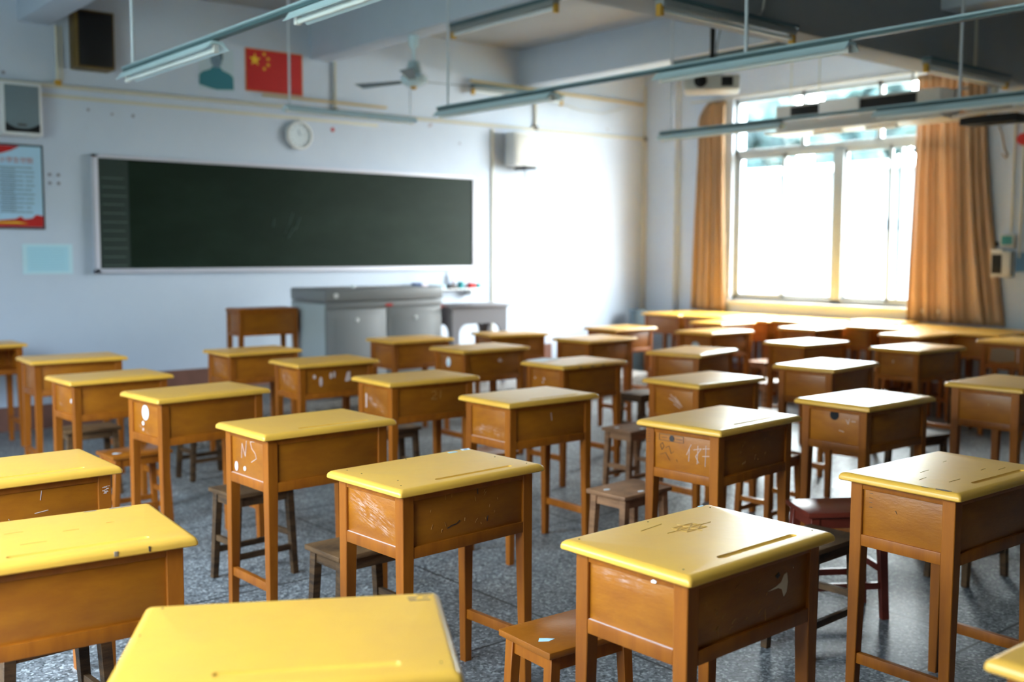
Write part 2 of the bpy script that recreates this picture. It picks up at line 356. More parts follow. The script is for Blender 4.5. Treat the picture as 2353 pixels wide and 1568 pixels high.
# ------------------------------------------------------------------ desks
DW, DD, DH = .600, .416, .789
def desktop_mesh():
    bm = bmesh.new()
    def loop(inset, z, rc):
        hx, hy = DW/2-inset, DD/2-inset; vs = []
        for cx, cy, a0 in ((hx-rc, hy-rc, 0), (-hx+rc, hy-rc, 90), (-hx+rc, -hy+rc, 180), (hx-rc, -hy+rc, 270)):
            for k in range(6): a = R(a0+18*k); vs.append(bm.verts.new((cx+rc*math.cos(a), cy+rc*math.sin(a), z)))
        return vs
    prof = [(.030, -.025, .004), (.003, -.025, .007), (.000, -.022, .008), (.000, -.014, .009), (.0025, -.008, .009), (.008, -.003, .009), (.015, -.0004, .008), (.019, 0, .008)]
    rings = [loop(i, DH+z, rc) for i, z, rc in prof]; n = len(rings[0])
    for a, c in zip(rings, rings[1:]):
        for k in range(n): bm.faces.new((a[k], a[(k+1)%n], c[(k+1)%n], c[k]))
    bm.faces.new(rings[0][::-1])
    def stad(w_, z):
        vs = []; x0, x1, yc_ = -.115, .185, -DD/2+.056
        for k in range(7): a = R(-90+30*k); vs.append(bm.verts.new((x1+w_*math.cos(a), yc_+w_*math.sin(a), z)))
        for k in range(7): a = R(90+30*k); vs.append(bm.verts.new((x0+w_*math.cos(a), yc_+w_*math.sin(a), z)))
        return vs
    g0, g1, g2 = stad(.0105, DH), stad(.008, DH-.0035), stad(.004, DH-.005)
    for a, c in ((g0, g1), (g1, g2)):
        for k in range(14): bm.faces.new((a[k], a[(k+1)%14], c[(k+1)%14], c[k]))
    bm.faces.new(g2)
    es = [bm.edges.get((l[k], l[(k+1)%len(l)])) for l in (rings[-1], g0) for k in range(len(l))]
    bmesh.ops.triangle_fill(bm, use_beauty=True, edges=es)
    bmesh.ops.recalc_face_normals(bm, faces=bm.faces[:])
    mb = MB(); mb.bm.free(); mb.bm = bm
    return mb.mesh('desktop', 'top')
HX, HY = .270, .178; LG = .042; ZT = DH-.025; ZB = .556
ME = {}
ME['desktop'] = desktop_mesh()
ME['desktop_brown'] = ME['desktop'].copy(); ME['desktop_brown'].materials[0] = M['orange']
def leg_mesh(sx_, sy_):
    m_ = MB(); x, y = sx_*(HX-LG/2), sy_*(HY-LG/2)
    b_ = bmesh.new(); vs = []
    for z, wd in ((0, .031), (ZB, LG), (ZT, LG)):
        for i, j in ((-1,-1),(1,-1),(1,1),(-1,1)):
            # outer faces stay plumb, inner faces taper
            xx = sx_*HX - sx_*wd/2 + i*wd/2; yy = sy_*HY - sy_*wd/2 + j*wd/2; vs.append(b_.verts.new((xx, yy, z)))
    for k in (0, 4):
        for f in ((0,1,5,4),(1,2,6,5),(2,3,7,6),(3,0,4,7)): b_.faces.new([vs[k+q] for q in f])
    b_.faces.new([vs[q] for q in (3,2,1,0)]); b_.faces.new([vs[q] for q in (8,9,10,11)])
    bmesh.ops.recalc_face_normals(b_, faces=b_.faces[:])
    bmesh.ops.bevel(b_, geom=[e for e in b_.edges if abs(e.verts[0].co.z-e.verts[1].co.z) > .05], offset=.002, segments=1, affect='EDGES')
    m_.merge(b_); return m_.mesh('leg', 'orange')
LEGS = [leg_mesh(a, c) for a in (-1, 1) for c in (-1, 1)]
ix, iy = HX-LG, HY-LG
ME['front_panel'] = MB().box(-ix-.004, ix+.004, -HY+.009, -HY+.017, ZB+.03, ZT-.015, .001).mesh('front_panel', 'panel')
ME['side_panel_l'] = MB().box(-HX+.009, -HX+.017, -iy-.004, iy+.004, ZB+.03, ZT-.015, .001).mesh('side_panel', 'panel')
ME['side_panel_r'] = MB().box(HX-.017, HX-.009, -iy-.004, iy+.004, ZB+.03, ZT-.015, .001).mesh('side_panel', 'panel')
ME['front_bottom_rail'] = MB().box(-ix, ix, -HY+.001, -HY+.022, ZB, ZB+.037, .0015).mesh('bottom_rail', 'orange')
ME['front_top_rail'] = MB().box(-ix, ix, -HY+.002, -HY+.022, ZT-.024, ZT, .0015).mesh('top_rail', 'orange')
ME['side_bottom_rail_l'] = MB().box(-HX+.001, -HX+.022, -iy, iy, ZB, ZB+.037, .0015).mesh('bottom_rail', 'orange')
ME['side_bottom_rail_r'] = MB().box(HX-.022, HX-.001, -iy, iy, ZB, ZB+.037, .0015).mesh('bottom_rail', 'orange')
ME['side_top_rail_l'] = MB().box(-HX+.002, -HX+.022, -iy, iy, ZT-.024, ZT, .0015).mesh('top_rail', 'orange')
ME['side_top_rail_r'] = MB().box(HX-.022, HX-.002, -iy, iy, ZT-.024, ZT, .0015).mesh('top_rail', 'orange')
ME['back_bottom_rail'] = MB().box(-ix, ix, HY-.022, HY-.001, ZB, ZB+.037, .0015).mesh('bottom_rail', 'orange')
ME['back_top_rail'] = MB().box(-ix, ix, HY-.022, HY-.002, ZT-.02, ZT, .0015).mesh('top_rail', 'orange')
ME['shelf_board'] = MB().box(-HX+.02, HX-.02, -HY+.02, HY-.024, ZB+.028, ZB+.038).mesh('shelf_board', 'orange')
ME['str_l'] = MB().box(-HX+.006, -HX+.027, -HY+.033, HY-.033, .165, .200, .0015).mesh('stretcher', 'orange')
ME['str_r'] = MB().box(HX-.027, HX-.006, -HY+.033, HY-.033, .165, .200, .0015).mesh('stretcher', 'orange')
PARTS = [('desktop', ME['desktop'])] + [('leg', l) for l in LEGS] + [('front_panel', ME['front_panel']), ('side_panel', ME['side_panel_l']), ('side_panel', ME['side_panel_r']),
    ('bottom_rail', ME['front_bottom_rail']), ('bottom_rail', ME['side_bottom_rail_l']), ('bottom_rail', ME['side_bottom_rail_r']), ('bottom_rail', ME['back_bottom_rail']),
    ('top_rail', ME['front_top_rail']), ('top_rail', ME['side_top_rail_l']), ('top_rail', ME['side_top_rail_r']), ('top_rail', ME['back_top_rail']),
    ('shelf_board', ME['shelf_board']), ('stretcher', ME['str_l']), ('stretcher', ME['str_r'])]
G_GRID = 'school desks in rows on the classroom floor'; G_WALL = 'school desks pushed together along the window wall'
def make_desk(loc, rz, label, scale, group):
    r = thing('school_desk', label, 'desk', loc, rz, group)
    for nme, me in PARTS: put(nme, me, r)
    r.scale = scale; return r
DESKS = {}
proto = None
# key, x, y, yaw, height offset, width, depth, label
DL = [
('A',2.023,2.824,3.2,-0.010,0.610,0.406,'sharply focused yellow-topped desk with a white chalk smear on its side panel'),
('B',2.047,1.715,1.6,-0.011,0.589,0.418,'big front desk with a pale splintered gouge in its long panel, beside the orange stool'),
('C',3.251,1.694,-0.9,0.003,0.607,0.414,'tall desk cut by the right frame edge, paint chipped off its near top edge'),
('D',0.891,1.705,-30.3,0.003,0.587,0.440,'closest desk, turned askew, only its yellow top showing at the bottom edge'),
('E',0.756,2.691,-5.6,0.007,0.600,0.427,'lower left desk cut by the frame, dark scuffs along its yellow front edge'),
('F',0.898,3.650,0.1,0.001,0.600,0.418,'desk cut by the left frame edge with white chalk scribble near its right leg'),
('G',2.097,3.847,1.8,0.010,0.614,0.412,'desk with chalked letters and a pink round sticker on its side panel'),
('H',2.142,5.071,4.7,0.008,0.610,0.414,'pale-topped desk with one large white round sticker on its side panel'),
('I',2.071,6.123,2.3,-0.009,0.594,0.409,'desk behind the large-round-sticker desk, a tiny white dot on its side panel'),
('J',2.197,7.218,-2.5,0.004,0.608,0.411,'rearmost desk of the leftmost full column, in front of the bare front wall'),
('L',3.439,7.108,1.3,-0.011,0.590,0.411,'rearmost desk of its column, just in front of the brown podium desk'),
('M',3.443,6.072,-1.3,-0.002,0.597,0.416,'desk with several white paint blotches in a row on its long panel'),
('N',3.370,4.910,-1.4,0.003,0.603,0.416,'desk with faint yellow chalk 21 on its long panel and a whitish worn side'),
('O',3.404,3.963,0.3,-0.004,0.595,0.398,'mid-picture desk with a clipped top corner and one small white scratch on its long panel'),
('P',3.509,2.841,4.5,0.010,0.604,0.426,'desk with black ink stamp and chalk scrawl on its side panel'),
('Q',4.620,2.841,-0.1,-0.001,0.600,0.412,'desk with a black round disc stuck on its side panel'),
('R',5.762,2.679,1.4,0.007,0.601,0.426,'middle-distance desk cut by the right frame edge, with a dull shaded top'),
('S',4.640,3.874,0.7,-0.003,0.595,0.417,'desk with white scribbled scratches on its side panel, behind the ink-stamped desk'),
('T',5.782,3.837,5.2,0.007,0.601,0.426,'glare-topped desk directly behind the desk with the black disc'),
('U',4.728,5.051,1.5,-0.010,0.593,0.408,'desk with a chipped yellow front edge and a paper sheet at its rear corner'),
('V',4.722,6.056,-0.2,0.014,0.609,0.425,'desk with an oval white sticker on its side panel, right of the grey cabinet'),
('W',4.853,7.151,-0.7,-0.002,0.601,0.410,'plain desk standing right in front of the grey cabinet doors'),
('X',5.980,7.233,-13.1,-0.017,0.589,0.402,'skewed far desk in front of the grey teacher table with curved legs'),
('Y',6.072,6.237,3.3,-0.000,0.597,0.419,'plain desk against the blank bright wall, behind and right of the oval-sticker desk'),
('Z',7.188,7.038,2.4,-0.008,0.594,0.410,'far desk nearest the bright blank front wall, just left of the window-side row'),
('a',5.794,4.951,13.1,0.008,0.597,0.434,'desk turned slightly against its neighbours, right of the chipped-edge desk'),
('b',7.406,6.076,0.7,0.007,0.603,0.424,'far desk with a faint purple arch-shaped mark on its side panel'),
('c',8.559,6.919,2.8,-0.003,0.598,0.412,'small far desk touching the window-side row, below the left window pane'),
('d',7.181,4.955,-1.1,-0.002,0.603,0.406,'glare-topped mid-right desk, two places behind the desk with the black disc'),
('e',8.647,5.914,6.4,-0.004,0.597,0.414,'far desk below the right half of the window, just before the window-side row'),
('f',7.308,4.076,-2.9,0.011,0.606,0.426,'mid-right desk whose right side is paler than its neighbours, a white fleck on it'),
('g',8.676,4.842,-1.7,-0.003,0.599,0.412,'far right desk just below the right curtain, lit at its left top corner'),
('h',8.712,3.975,-0.5,0.000,0.600,0.416,'shaded far desk cut by the right frame edge, below the blue wall notice'),
]
for (k, x, y, a, dz, w_, d_, lab) in DL:
    sc = (w_/DW, d_/DD, (DH+dz)/DH)
    if proto is None: proto = make_desk((x, y, 0), R(a), lab, sc, G_GRID); DESKS[k] = proto; continue
    DESKS[k] = copy_thing(proto, (x, y, 0), R(a), lab, G_GRID, sc)
DESKS['k'] = copy_thing(proto, (1.955, 8.66, 0), R(180), 'far left desk against the front wall, its open book compartment facing the room', G_GRID, (1,1,1))
DESKS['ak'] = copy_thing(proto, (2.083, .640, 0), R(-1), 'desk showing only one yellow corner at the bottom right of the picture', G_GRID, (1,1,1))
# brown desk on the podium (its board top is brown, not yellow)
DESKS['pod'] = copy_thing(proto, (4.19, 8.46, PZ), R(-3), 'plain brown desk without a yellow top, standing on the podium left of the grey cabinet', None, (1.0, .8, 1))
if 'group' in DESKS['pod']: del DESKS['pod']['group']
for ch in DESKS['pod'].children:
    if ch.name.startswith('desktop'): ch.data = ME['desktop_brown']; ch.scale = (.93, .90, 1)
WALLD = ['nearest the room corner at the left end', 'second from the left end, below the left curtain', 'below the left window pane', 'below the thin sash bar left of the mullion',
         'below the thick window mullion', 'left of the right curtain', 'at the right end below the right curtain']
yy = 8.19
for i in range(7):
    copy_thing(proto, (9.225 + (.0 if i % 2 else -.02), yy, 0), R(-90 + random.uniform(-1.2, 1.2)), 'front window-side row desk ' + WALLD[i], G_WALL, (.97, 1, 1 + (.012 if i == 3 else 0)))
    copy_thing(proto, (9.63, yy - .02, 0), R(90 + random.uniform(-1, 1)), 'desk touching the window wall ' + WALLD[i], G_WALL, (.97, .90, 1 + (.03 if i == 4 else .0)))
    yy -= .604

# ---- marks on individual desks (panel coords: u along the panel from its left end, v height)
def side_pt(u, v, e=.0012): return (-HX+.009-e, iy - u*2*iy, v)          # left short panel; u 0 = far end .. 1 = front end
def front_pt(u, v, e=.0012): return (-ix + u*2*ix, -HY+.009-e, v)
def strokes(desk, name, m_, lines, wd, pt, th=.0012):
    b_ = MB()
    for ln in lines:
        P = [Vector(pt(*q)) for q in ln]
        for p, q in zip(P, P[1:]):
            if (q-p).length < 1e-5: continue
            n_ = Vector((-1,0,0)) if pt is side_pt else (Vector((0,-1,0)) if pt is front_pt else Vector((0,0,1)))
            d = (q-p).normalized(); s_ = d.cross(n_)*wd/2; e_ = n_*th*.5
            v = [p-s_-e_, p+s_-e_, q+s_-e_, q-s_-e_, p-s_+e_, p+s_+e_, q+s_+e_, q-s_+e_]
            b_._add(v, ((0,1,2,3),(7,6,5,4),(0,4,5,1),(1,5,6,2),(2,6,7,3),(3,7,4,0)))
    return b_.obj(name, m_, desk)
def top_pt(u, v, e=.0004): return (-DW/2 + u*DW, -DD/2 + v*DD, DH+e)
def disc(desk, name, m_, c, axis, rx, ry=None):
    ry = ry or rx; poly = [(rx*math.cos(6.28318*k/24), ry*math.sin(6.28318*k/24)) for k in range(24)]
    ax = {'side': ((0,1,0),(0,0,1),(-1,0,0)), 'front': ((1,0,0),(0,0,1),(0,-1,0)), 'top': ((1,0,0),(0,1,0),(0,0,1))}[axis]
    return MB().prism(poly, c, *ax, .0014).obj(name, m_, desk)
def quad(desk, name, m_, pts, axis, th=.0012):
    ax = {'side': ((0,1,0),(0,0,1),(-1,0,0)), 'front': ((1,0,0),(0,0,1),(0,-1,0)), 'top': ((1,0,0),(0,1,0),(0,0,1))}[axis]
    if axis == 'side': poly = [(side_pt(u, v)[1], v) for u, v in pts]; o = (-HX+.009-.0002, 0, 0)
    elif axis == 'front': poly = [(front_pt(u, v)[0], v) for u, v in pts]; o = (0, -HY+.009-.0002, 0)
    else: poly = [(-DW/2+u*DW, -DD/2+v*DD) for u, v in pts]; o = (0, 0, DH)
    return MB().prism(poly, o, *ax, th).obj(name, m_, desk)
def scribble(n_, u0, u1, v0, v1, slope=0, ln=.12, seed=1):
    rr = random.Random(seed); L_ = []
    for _ in range(n_):
        u, v = rr.uniform(u0, u1), rr.uniform(v0, v1); a = slope + rr.uniform(-.35, .35); l_ = ln*rr.uniform(.3, 1)
        L_.append([(u + l_*t*math.cos(a), v + l_*.25*t*math.sin(a) + .003*math.sin(3*t)) for t in (0, .33, .66, 1)])
    return L_
VZ0, VZ1 = ZB+.04, ZT-.03
def smear(desk, seed, n_=0, u=(.08,.9), v=(.605,.73), slope=-.5, wd=0, k=1.0):
    pn = [c for c in desk.children if c.name.startswith('side_panel') and min(q.co.x for q in c.data.vertices) < 0][0]
    pn.data = pn.data.copy(); mt = M['panel'].copy(); pn.data.materials[0] = mt
    n = mt.node_tree.nodes; L = mt.node_tree.links; b = n['Principled BSDF']
    old = b.inputs['Base Color'].links[0].from_socket; t = n.new('ShaderNodeTexCoord')
    y0_, y1_ = iy - u[0]*2*iy, iy - u[1]*2*iy; cy, cz = (y0_+y1_)/2, (v[0]+v[1])/2; ang = math.atan2(v[0]-v[1], y1_-y0_) if slope < -.3 else 0
    def mpn(sc, ro=0):
        m0 = n.new('ShaderNodeMapping'); m0.vector_type = 'POINT'; m0.inputs['Location'].default_value = (0, -cy, -cz); L.new(t.outputs['Object'], m0.inputs[0])
        m1 = n.new('ShaderNodeMapping'); m1.inputs['Rotation'].default_value = (-ro, 0, 0); L.new(m0.outputs[0], m1.inputs[0])
        m2 = n.new('ShaderNodeMapping'); m2.inputs['Scale'].default_value = sc; L.new(m1.outputs[0], m2.inputs[0]); return m2.outputs[0]
    th = .32 if slope < -.3 else 0
    ln = n.new('ShaderNodeVectorMath'); ln.operation = 'LENGTH'; L.new(mpn((0, 2/abs(y1_-y0_), 2/(v[1]-v[0]) * (1.35 if slope < -.3 else 1)), th), ln.inputs[0])
    nz = n.new('ShaderNodeTexNoise'); nz.inputs['Scale'].default_value = 1; nz.inputs['Detail'].default_value = 5; nz.inputs['Distortion'].default_value = .8
    L.new(mpn((1, 28, 210), th), nz.inputs['Vector'])
    n2 = n.new('ShaderNodeTexNoise'); n2.inputs['Scale'].default_value = 22; n2.inputs['Detail'].default_value = 3; L.new(t.outputs['Object'], n2.inputs['Vector'])
    a = n.new('ShaderNodeMapRange'); a.inputs[1].default_value = 1.15; a.inputs[2].default_value = .25; L.new(ln.outputs['Value'], a.inputs[0])
    c1 = n.new('ShaderNodeMapRange'); c1.inputs[1].default_value = .44; c1.inputs[2].default_value = .66; L.new(nz.outputs[0], c1.inputs[0])
    c2 = n.new('ShaderNodeMapRange'); c2.inputs[1].default_value = .38; c2.inputs[2].default_value = .60; L.new(n2.outputs[0], c2.inputs[0])
    p1 = n.new('ShaderNodeMath'); p1.operation = 'MULTIPLY'; L.new(a.outputs[0], p1.inputs[0]); L.new(c1.outputs[0], p1.inputs[1])
    p2 = n.new('ShaderNodeMath'); p2.operation = 'MULTIPLY'; L.new(p1.outputs[0], p2.inputs[0]); L.new(c2.outputs[0], p2.inputs[1])
    p3 = n.new('ShaderNodeMath'); p3.operation = 'MULTIPLY'; p3.use_clamp = True; L.new(p2.outputs[0], p3.inputs[0]); p3.inputs[1].default_value = k
    mx = n.new('ShaderNodeMix'); mx.data_type = 'RGBA'; L.new(p3.outputs[0], mx.inputs[0]); L.new(old, mx.inputs[6]); mx.inputs[7].default_value = (.66,.46,.38,1)
    L.new(mx.outputs[2], b.inputs['Base Color'])
A = DESKS['A']; smear(A, 3, u=(.02,.98), v=(.600,.745), k=1.1)
quad(A, 'sticker', 'sticker', [(.905,.905),(.965,.895),(.985,.955),(.925,.965)], 'top', .0005)
quad(A, 'sticker', 'bluesticker', [(.80,.885),(.86,.88),(.865,.925),(.805,.93)], 'top', .0005)
quad(A, 'ink_print', 'bluepaper', [(.93,.92),(.955,.915),(.96,.945),(.94,.95)], 'top', .0008)
strokes(A, 'scratch', 'scratch', scribble(16, .15, .8, .61, .73, 1.5, .06, 5), .0007, front_pt)
for q_ in ([(.30,.628),(.34,.634),(.38,.636),(.41,.645)], [(.66,.622),(.67,.64)], [(.57,.742),(.574,.72)]): strokes(A, 'dark_scuff', 'darkmark', [q_], .003, front_pt)
strokes(A, 'nail_head', 'darkmark', [[(u, v), (u+.006, v)] for u, v in ((.08,.88),(.09,.70),(.07,.14),(.93,.12),(.92,.5),(.5,.93),(.13,.3))], .003, top_pt)
B = DESKS['B']
quad(B, 'splintered_gouge', 'raw', [(.62,.672),(.70,.678),(.745,.685),(.775,.702),(.80,.705),(.81,.68),(.80,.655),(.775,.645),(.755,.665),(.72,.672)], 'front')
strokes(B, 'scratch', 'scratch', [[(.18,.63),(.19,.60)], [(.60,.63),(.605,.60)], [(.08,.70),(.085,.69)]] + scribble(14, .15, .8, .61, .73, .8, .05, 9), .0011, front_pt)
quad(B, 'dark_stain', 'darkmark', [(.69,.705),(.72,.713),(.735,.703),(.71,.697)], 'front')
smear(B, 8, u=(.02,.85), v=(.70,.745), slope=-.1, k=.5)
def dust(desk, m_='chalk'): MB().box(-HX+.003, -HX+.0088, -iy+.002, iy-.002, ZB+.037, ZB+.0379).obj('chalk_dust', m_, desk)
for k_ in 'AGO': dust(DESKS[k_])
dust(B); MB().prism([(-.085,.744),(-.075,.747),(-.068,.742),(-.07,.738),(-.082,.739)], (-HX+.0018,0,0), (0,1,0), (0,0,1), (-1,0,0), .001).obj('white_fleck', 'sticker', B)
strokes(B, 'pencil_drawing', 'pencil', [[(.50,.60),(.64,.60),(.64,.72),(.50,.72),(.50,.60),(.64,.72)], [(.50,.72),(.64,.60)], [(.42,.66),(.72,.66)], [(.57,.56),(.57,.76)], [(.36,.80),(.52,.83)], [(.57,.72),(.66,.66),(.57,.60),(.48,.66),(.57,.72)]], .0014, top_pt)
quad(B, 'sticker', 'bluesticker', [(.90,.955),(.935,.955),(.94,.975),(.905,.978)], 'top', .0005)
strokes(B, 'nail_head', 'darkmark', [[(u, v), (u+.006, v)] for u, v in ((.06,.92),(.06,.12),(.94,.12),(.93,.9),(.5,.92))], .003, top_pt)
Cc = DESKS['C']
quad(Cc, 'chipped_paint', 'chip', [(.012,.10),(.035,.09),(.04,.16),(.03,.21),(.012,.20)], 'top', .0006)
quad(Cc, 'chipped_paint', 'chip', [(.012,.27),(.022,.26),(.022,.30),(.012,.31)], 'top', .0006)
strokes(Cc, 'dark_scuff', 'darkmark', [[(.08,.73),(.12,.73)], [(.08,.715),(.12,.715)], [(.08,.70),(.12,.70)], [(.08,.685),(.12,.686)], [(.42,.69),(.44,.68)]], .0012, side_pt)
strokes(Cc, 'pencil_mark', 'pencil', scribble(7, .1, .8, .2, .8, .3, .12, 4), .0012, top_pt)
D_ = DESKS['D']; strokes(D_, 'pencil_mark', 'darkmark', [[(.06,.93),(.065,.935)], [(.94,.12),(.945,.12)], [(.03,.60),(.035,.60)]], .004, top_pt)
strokes(D_, 'grey_smudge', 'chip', scribble(8, .86, .95, .86, .95, .2, .05, 3), .003, top_pt)
E_ = DESKS['E']
quad(E_, 'worn_patch', 'chip', [(.80,.93),(.90,.935),(.90,.965),(.81,.96)], 'top', .0005); quad(E_, 'worn_patch', 'chip', [(.69,.93),(.75,.935),(.745,.955),(.70,.95)], 'top', .0005)
strokes(E_, 'pencil_mark', 'pencil', scribble(9, .1, .8, .3, .8, .2, .1, 8), .0014, top_pt)
MB().box(.098, .108, -DD/2-.0012, -DD/2+.002, DH-.020, DH-.008, .0008).obj('dark_scuff', 'chip', E_); MB().box(.178, .182, -DD/2-.0012, -DD/2+.002, DH-.020, DH-.008).obj('dark_scuff', 'darkmark', E_)
F_ = DESKS['F']; strokes(F_, 'chalk_scribble', 'chalk', [[(-.0+1.05,.70),(1.10,.705)]], .001, front_pt)
b_ = MB(); rr = random.Random(2)
for k in range(12):
    x_, z_ = HX-.030+rr.uniform(0,.014), .695+rr.uniform(0,.028); b_.box(x_, x_+rr.uniform(.006,.014), -HY-.0012, -HY+.001, z_, z_+.0018)
b_.obj('chalk_scribble', 'chalk', F_)
strokes(F_, 'chalk_mark', 'chalk', [[(.62,.735),(.615,.72),(.61,.705)], [(.57,.665),(.66,.67)], [(.40,.66),(.405,.655)]], .0022, front_pt)
G_ = DESKS['G']
strokes(G_, 'chalk_letters', 'chalk', [[(.30,.66),(.32,.72),(.42,.67),(.46,.735)], [(.75,.74),(.58,.735),(.62,.71),(.72,.695),(.76,.675),(.60,.655)]], .0022, side_pt)
disc(G_, 'round_sticker', 'pinksticker', side_pt(.14, .622), 'side', .013, .019); disc(G_, 'round_sticker', 'sticker', side_pt(.40, .622), 'side', .009)
disc(DESKS['H'], 'round_sticker', 'sticker', side_pt(.48, .700), 'side', .034, .036); disc(DESKS['H'], 'small_dot', 'sticker', side_pt(.38, .645), 'side', .010)
disc(DESKS['H'], 'small_dot', 'chalk', side_pt(.38, .615), 'side', .007)
disc(DESKS['I'], 'small_dot', 'sticker', side_pt(.93, .670), 'side', .013)
quad(DESKS['I'], 'chalk_mark', 'chalk', [(.74,.70),(.79,.71),(.81,.66),(.77,.67)], 'front')
smear(DESKS['I'], 11, 30, v=(.60,.63)); smear(DESKS['H'], 12, 30, u=(.05,.95), v=(.60,.61)); smear(DESKS['O'], 13, 60, u=(.05,.95), v=(.60,.66), slope=-.2, wd=.002)
L_ = DESKS['L']; quad(L_, 'white_blotch', 'chalk', [(.80,.70),(.83,.715),(.85,.67),(.84,.65),(.81,.66)], 'front'); smear(L_, 14, 30)
M_ = DESKS['M']
for u, v, a, c in ((.14,.70,.02,.014), (.24,.665,.022,.032), (.40,.70,.02,.02), (.455,.705,.015,.022)):
    disc(M_, 'white_blotch', 'chalk', front_pt(u, v), 'front', .55*a, c)
quad(M_, 'white_patch', 'chalk', [(.62,.655),(.66,.715),(.71,.72),(.715,.665),(.68,.655)], 'front'); smear(M_, 15, 26)
N_ = DESKS['N']; strokes(N_, 'chalk_21', 'scratch', [[(.48,.715),(.54,.72),(.55,.70),(.48,.675),(.56,.675)], [(.62,.72),(.61,.675)]], .003, front_pt)
smear(N_, 16, 90, v=(.60,.70), wd=.002); quad(N_, 'chalk_mark', 'chalk', [(.10,.62),(.14,.62),(.15,.70),(.10,.70)], 'side')
strokes(DESKS['O'], 'white_scratch', 'chalk', [[(.50,.715),(.505,.70),(.515,.675)]], .003, front_pt)
P_ = DESKS['P']
strokes(P_, 'ink_stamp', 'darkmark', [[(.08,.735),(.52,.735),(.52,.71),(.08,.71),(.08,.735)], [(.12,.722),(.22,.723)], [(.38,.722),(.50,.722)], [(.10,.69),(.14,.70),(.17,.685),(.13,.67),(.10,.69)], [(.2,.68),(.26,.69),(.3,.66),(.35,.67)], [(.1,.65),(.2,.66),(.28,.63)], [(.4,.64),(.42,.63)]], .0016, side_pt)
disc(P_, 'ink_dot', 'darkmark', side_pt(.31, .722), 'side', .012)
strokes(P_, 'ink_letters', 'darkmark', [[(-.13,.74-.011*k),(-.07,.742-.011*k)] for k in range(5)], .003, lambda u, v: (-HX-.0008, iy-u*2*iy, v))
strokes(P_, 'chalk_scrawl', 'chalk', [[(.66,.71),(.58,.665)], [(.63,.69),(.62,.64)], [(.70,.69),(.84,.70),(.74,.665),(.80,.64)], [(.78,.71),(.77,.635)], [(.86,.70),(.98,.705)], [(.92,.715),(.91,.63)], [(.86,.67),(.98,.675)]], .0018, side_pt)
strokes(P_, 'scratch', 'scratch', scribble(14, .2, .8, .62, .73, .9, .05, 21), .0011, front_pt)
disc(DESKS['Q'], 'round_disc', 'dark', side_pt(.50, .725), 'side', .024)
strokes(DESKS['Q'], 'chalk_mark', 'chalk', [[(.74,.71),(.78,.69),(.80,.715)], [(.60,.655),(.70,.65)], [(.84,.705),(.92,.706)]], .0025, side_pt)
strokes(DESKS['S'], 'chalk_scratch', 'chalk', [[(.40,.71),(.62,.67)], [(.36,.69),(.60,.665),(.72,.65)], [(.52,.70),(.68,.66)], [(.5,.66),(.66,.64)]], .003, side_pt)
disc(DESKS['V'], 'oval_sticker', 'sticker', side_pt(.42, .69), 'side', .025, .034); disc(DESKS['V'], 'sticker_centre', 'bluesticker', side_pt(.42, .68, .0026), 'side', .009, .014)
quad(DESKS['V'], 'chalk_mark', 'chalk', [(.56,.70),(.62,.715),(.66,.69),(.60,.685)], 'front')
strokes(DESKS['U'], 'chalk_mark', 'chalk', [[(.12,.69),(.14,.68)], [(.42,.69),(.48,.68)], [(.40,.66),(.44,.665)]], .010, side_pt)
for x_ in (-.16, -.05, .05): MB().box(x_, x_+.03, -DD/2-.0012, -DD/2+.003, DH-.022, DH-.015).obj('edge_chip', 'chip', DESKS['U'])
disc(DESKS['b'], 'arch_mark', 'portraitbg', side_pt(.5, .66), 'side', .045, .04)
strokes(DESKS['f'], 'chalk_mark', 'chalk', [[(.40,.70),(.39,.68)]], .006, side_pt); quad(DESKS['h'], 'worn_edge', 'chalk', [(.93,.62),(.96,.62),(.96,.73),(.93,.73)], 'side')
quad(DESKS['h'], 'pale_wear', 'chip', [(.10,.62),(.4,.61),(.85,.63),(.85,.71),(.5,.73),(.15,.72)], 'side', .0006)
# white sheet of paper on the top behind U
tag(MB().box(-.10, .10, -.07, .07, 0, .0015).obj('paper_sheet', 'sticker', None, (4.60, 5.21, DH-.0095), R(12)), 'white sheet of paper lying at the rear left corner of the chipped-edge desk', 'paper')

# ------------------------------------------------------------------ stools
SW, SD, SH = .33, .235, .42
def make_stool(mseat, mleg, loc, rz, label, scale=1, name='wooden_stool'):
    r = thing(name, label, 'stool', loc, rz, 'wooden stools beside the desks')
    MB().box(-SW/2, SW/2, -SD/2, SD/2, SH-.02, SH, .004).obj('seat', mseat, r)
    sp = .022
    def P(sx_, sy_, z): t = 1 - z/(SH-.02); return Vector((sx_*(SW/2-.034 + sp*t), sy_*(SD/2-.030 + .008*t), z))
    for sx_ in (-1, 1):
        for sy_ in (-1, 1): MB().bar(P(sx_, sy_, 0), P(sx_, sy_, SH-.02), .028, .028, .034, .034, bev=.0015).obj('leg', mleg, r)
    for sy_ in (-1, 1):
        MB().bar(P(-1, sy_, SH-.045), P(1, sy_, SH-.045), .018, .038, bev=.001).obj('apron', mleg, r)
        MB().bar(P(-1, sy_, .13), P(1, sy_, .13), .018, .026, bev=.001).obj('stretcher', mleg, r)
    for sx_ in (-1, 1):
        MB().bar(P(sx_, -1, SH-.045), P(sx_, 1, SH-.045), .018, .038, bev=.001).obj('apron', mleg, r)
        MB().bar(P(sx_, -1, .19), P(sx_, 1, .19), .018, .026, bev=.001).obj('stretcher', mleg, r)
    r.scale = (scale, scale, scale); return r
so = make_stool('orangestool', 'orange', (2.005, 2.155, 0), R(-3), 'orange painted stool with a chipped corner, beside the big front desk', name='wooden_stool')
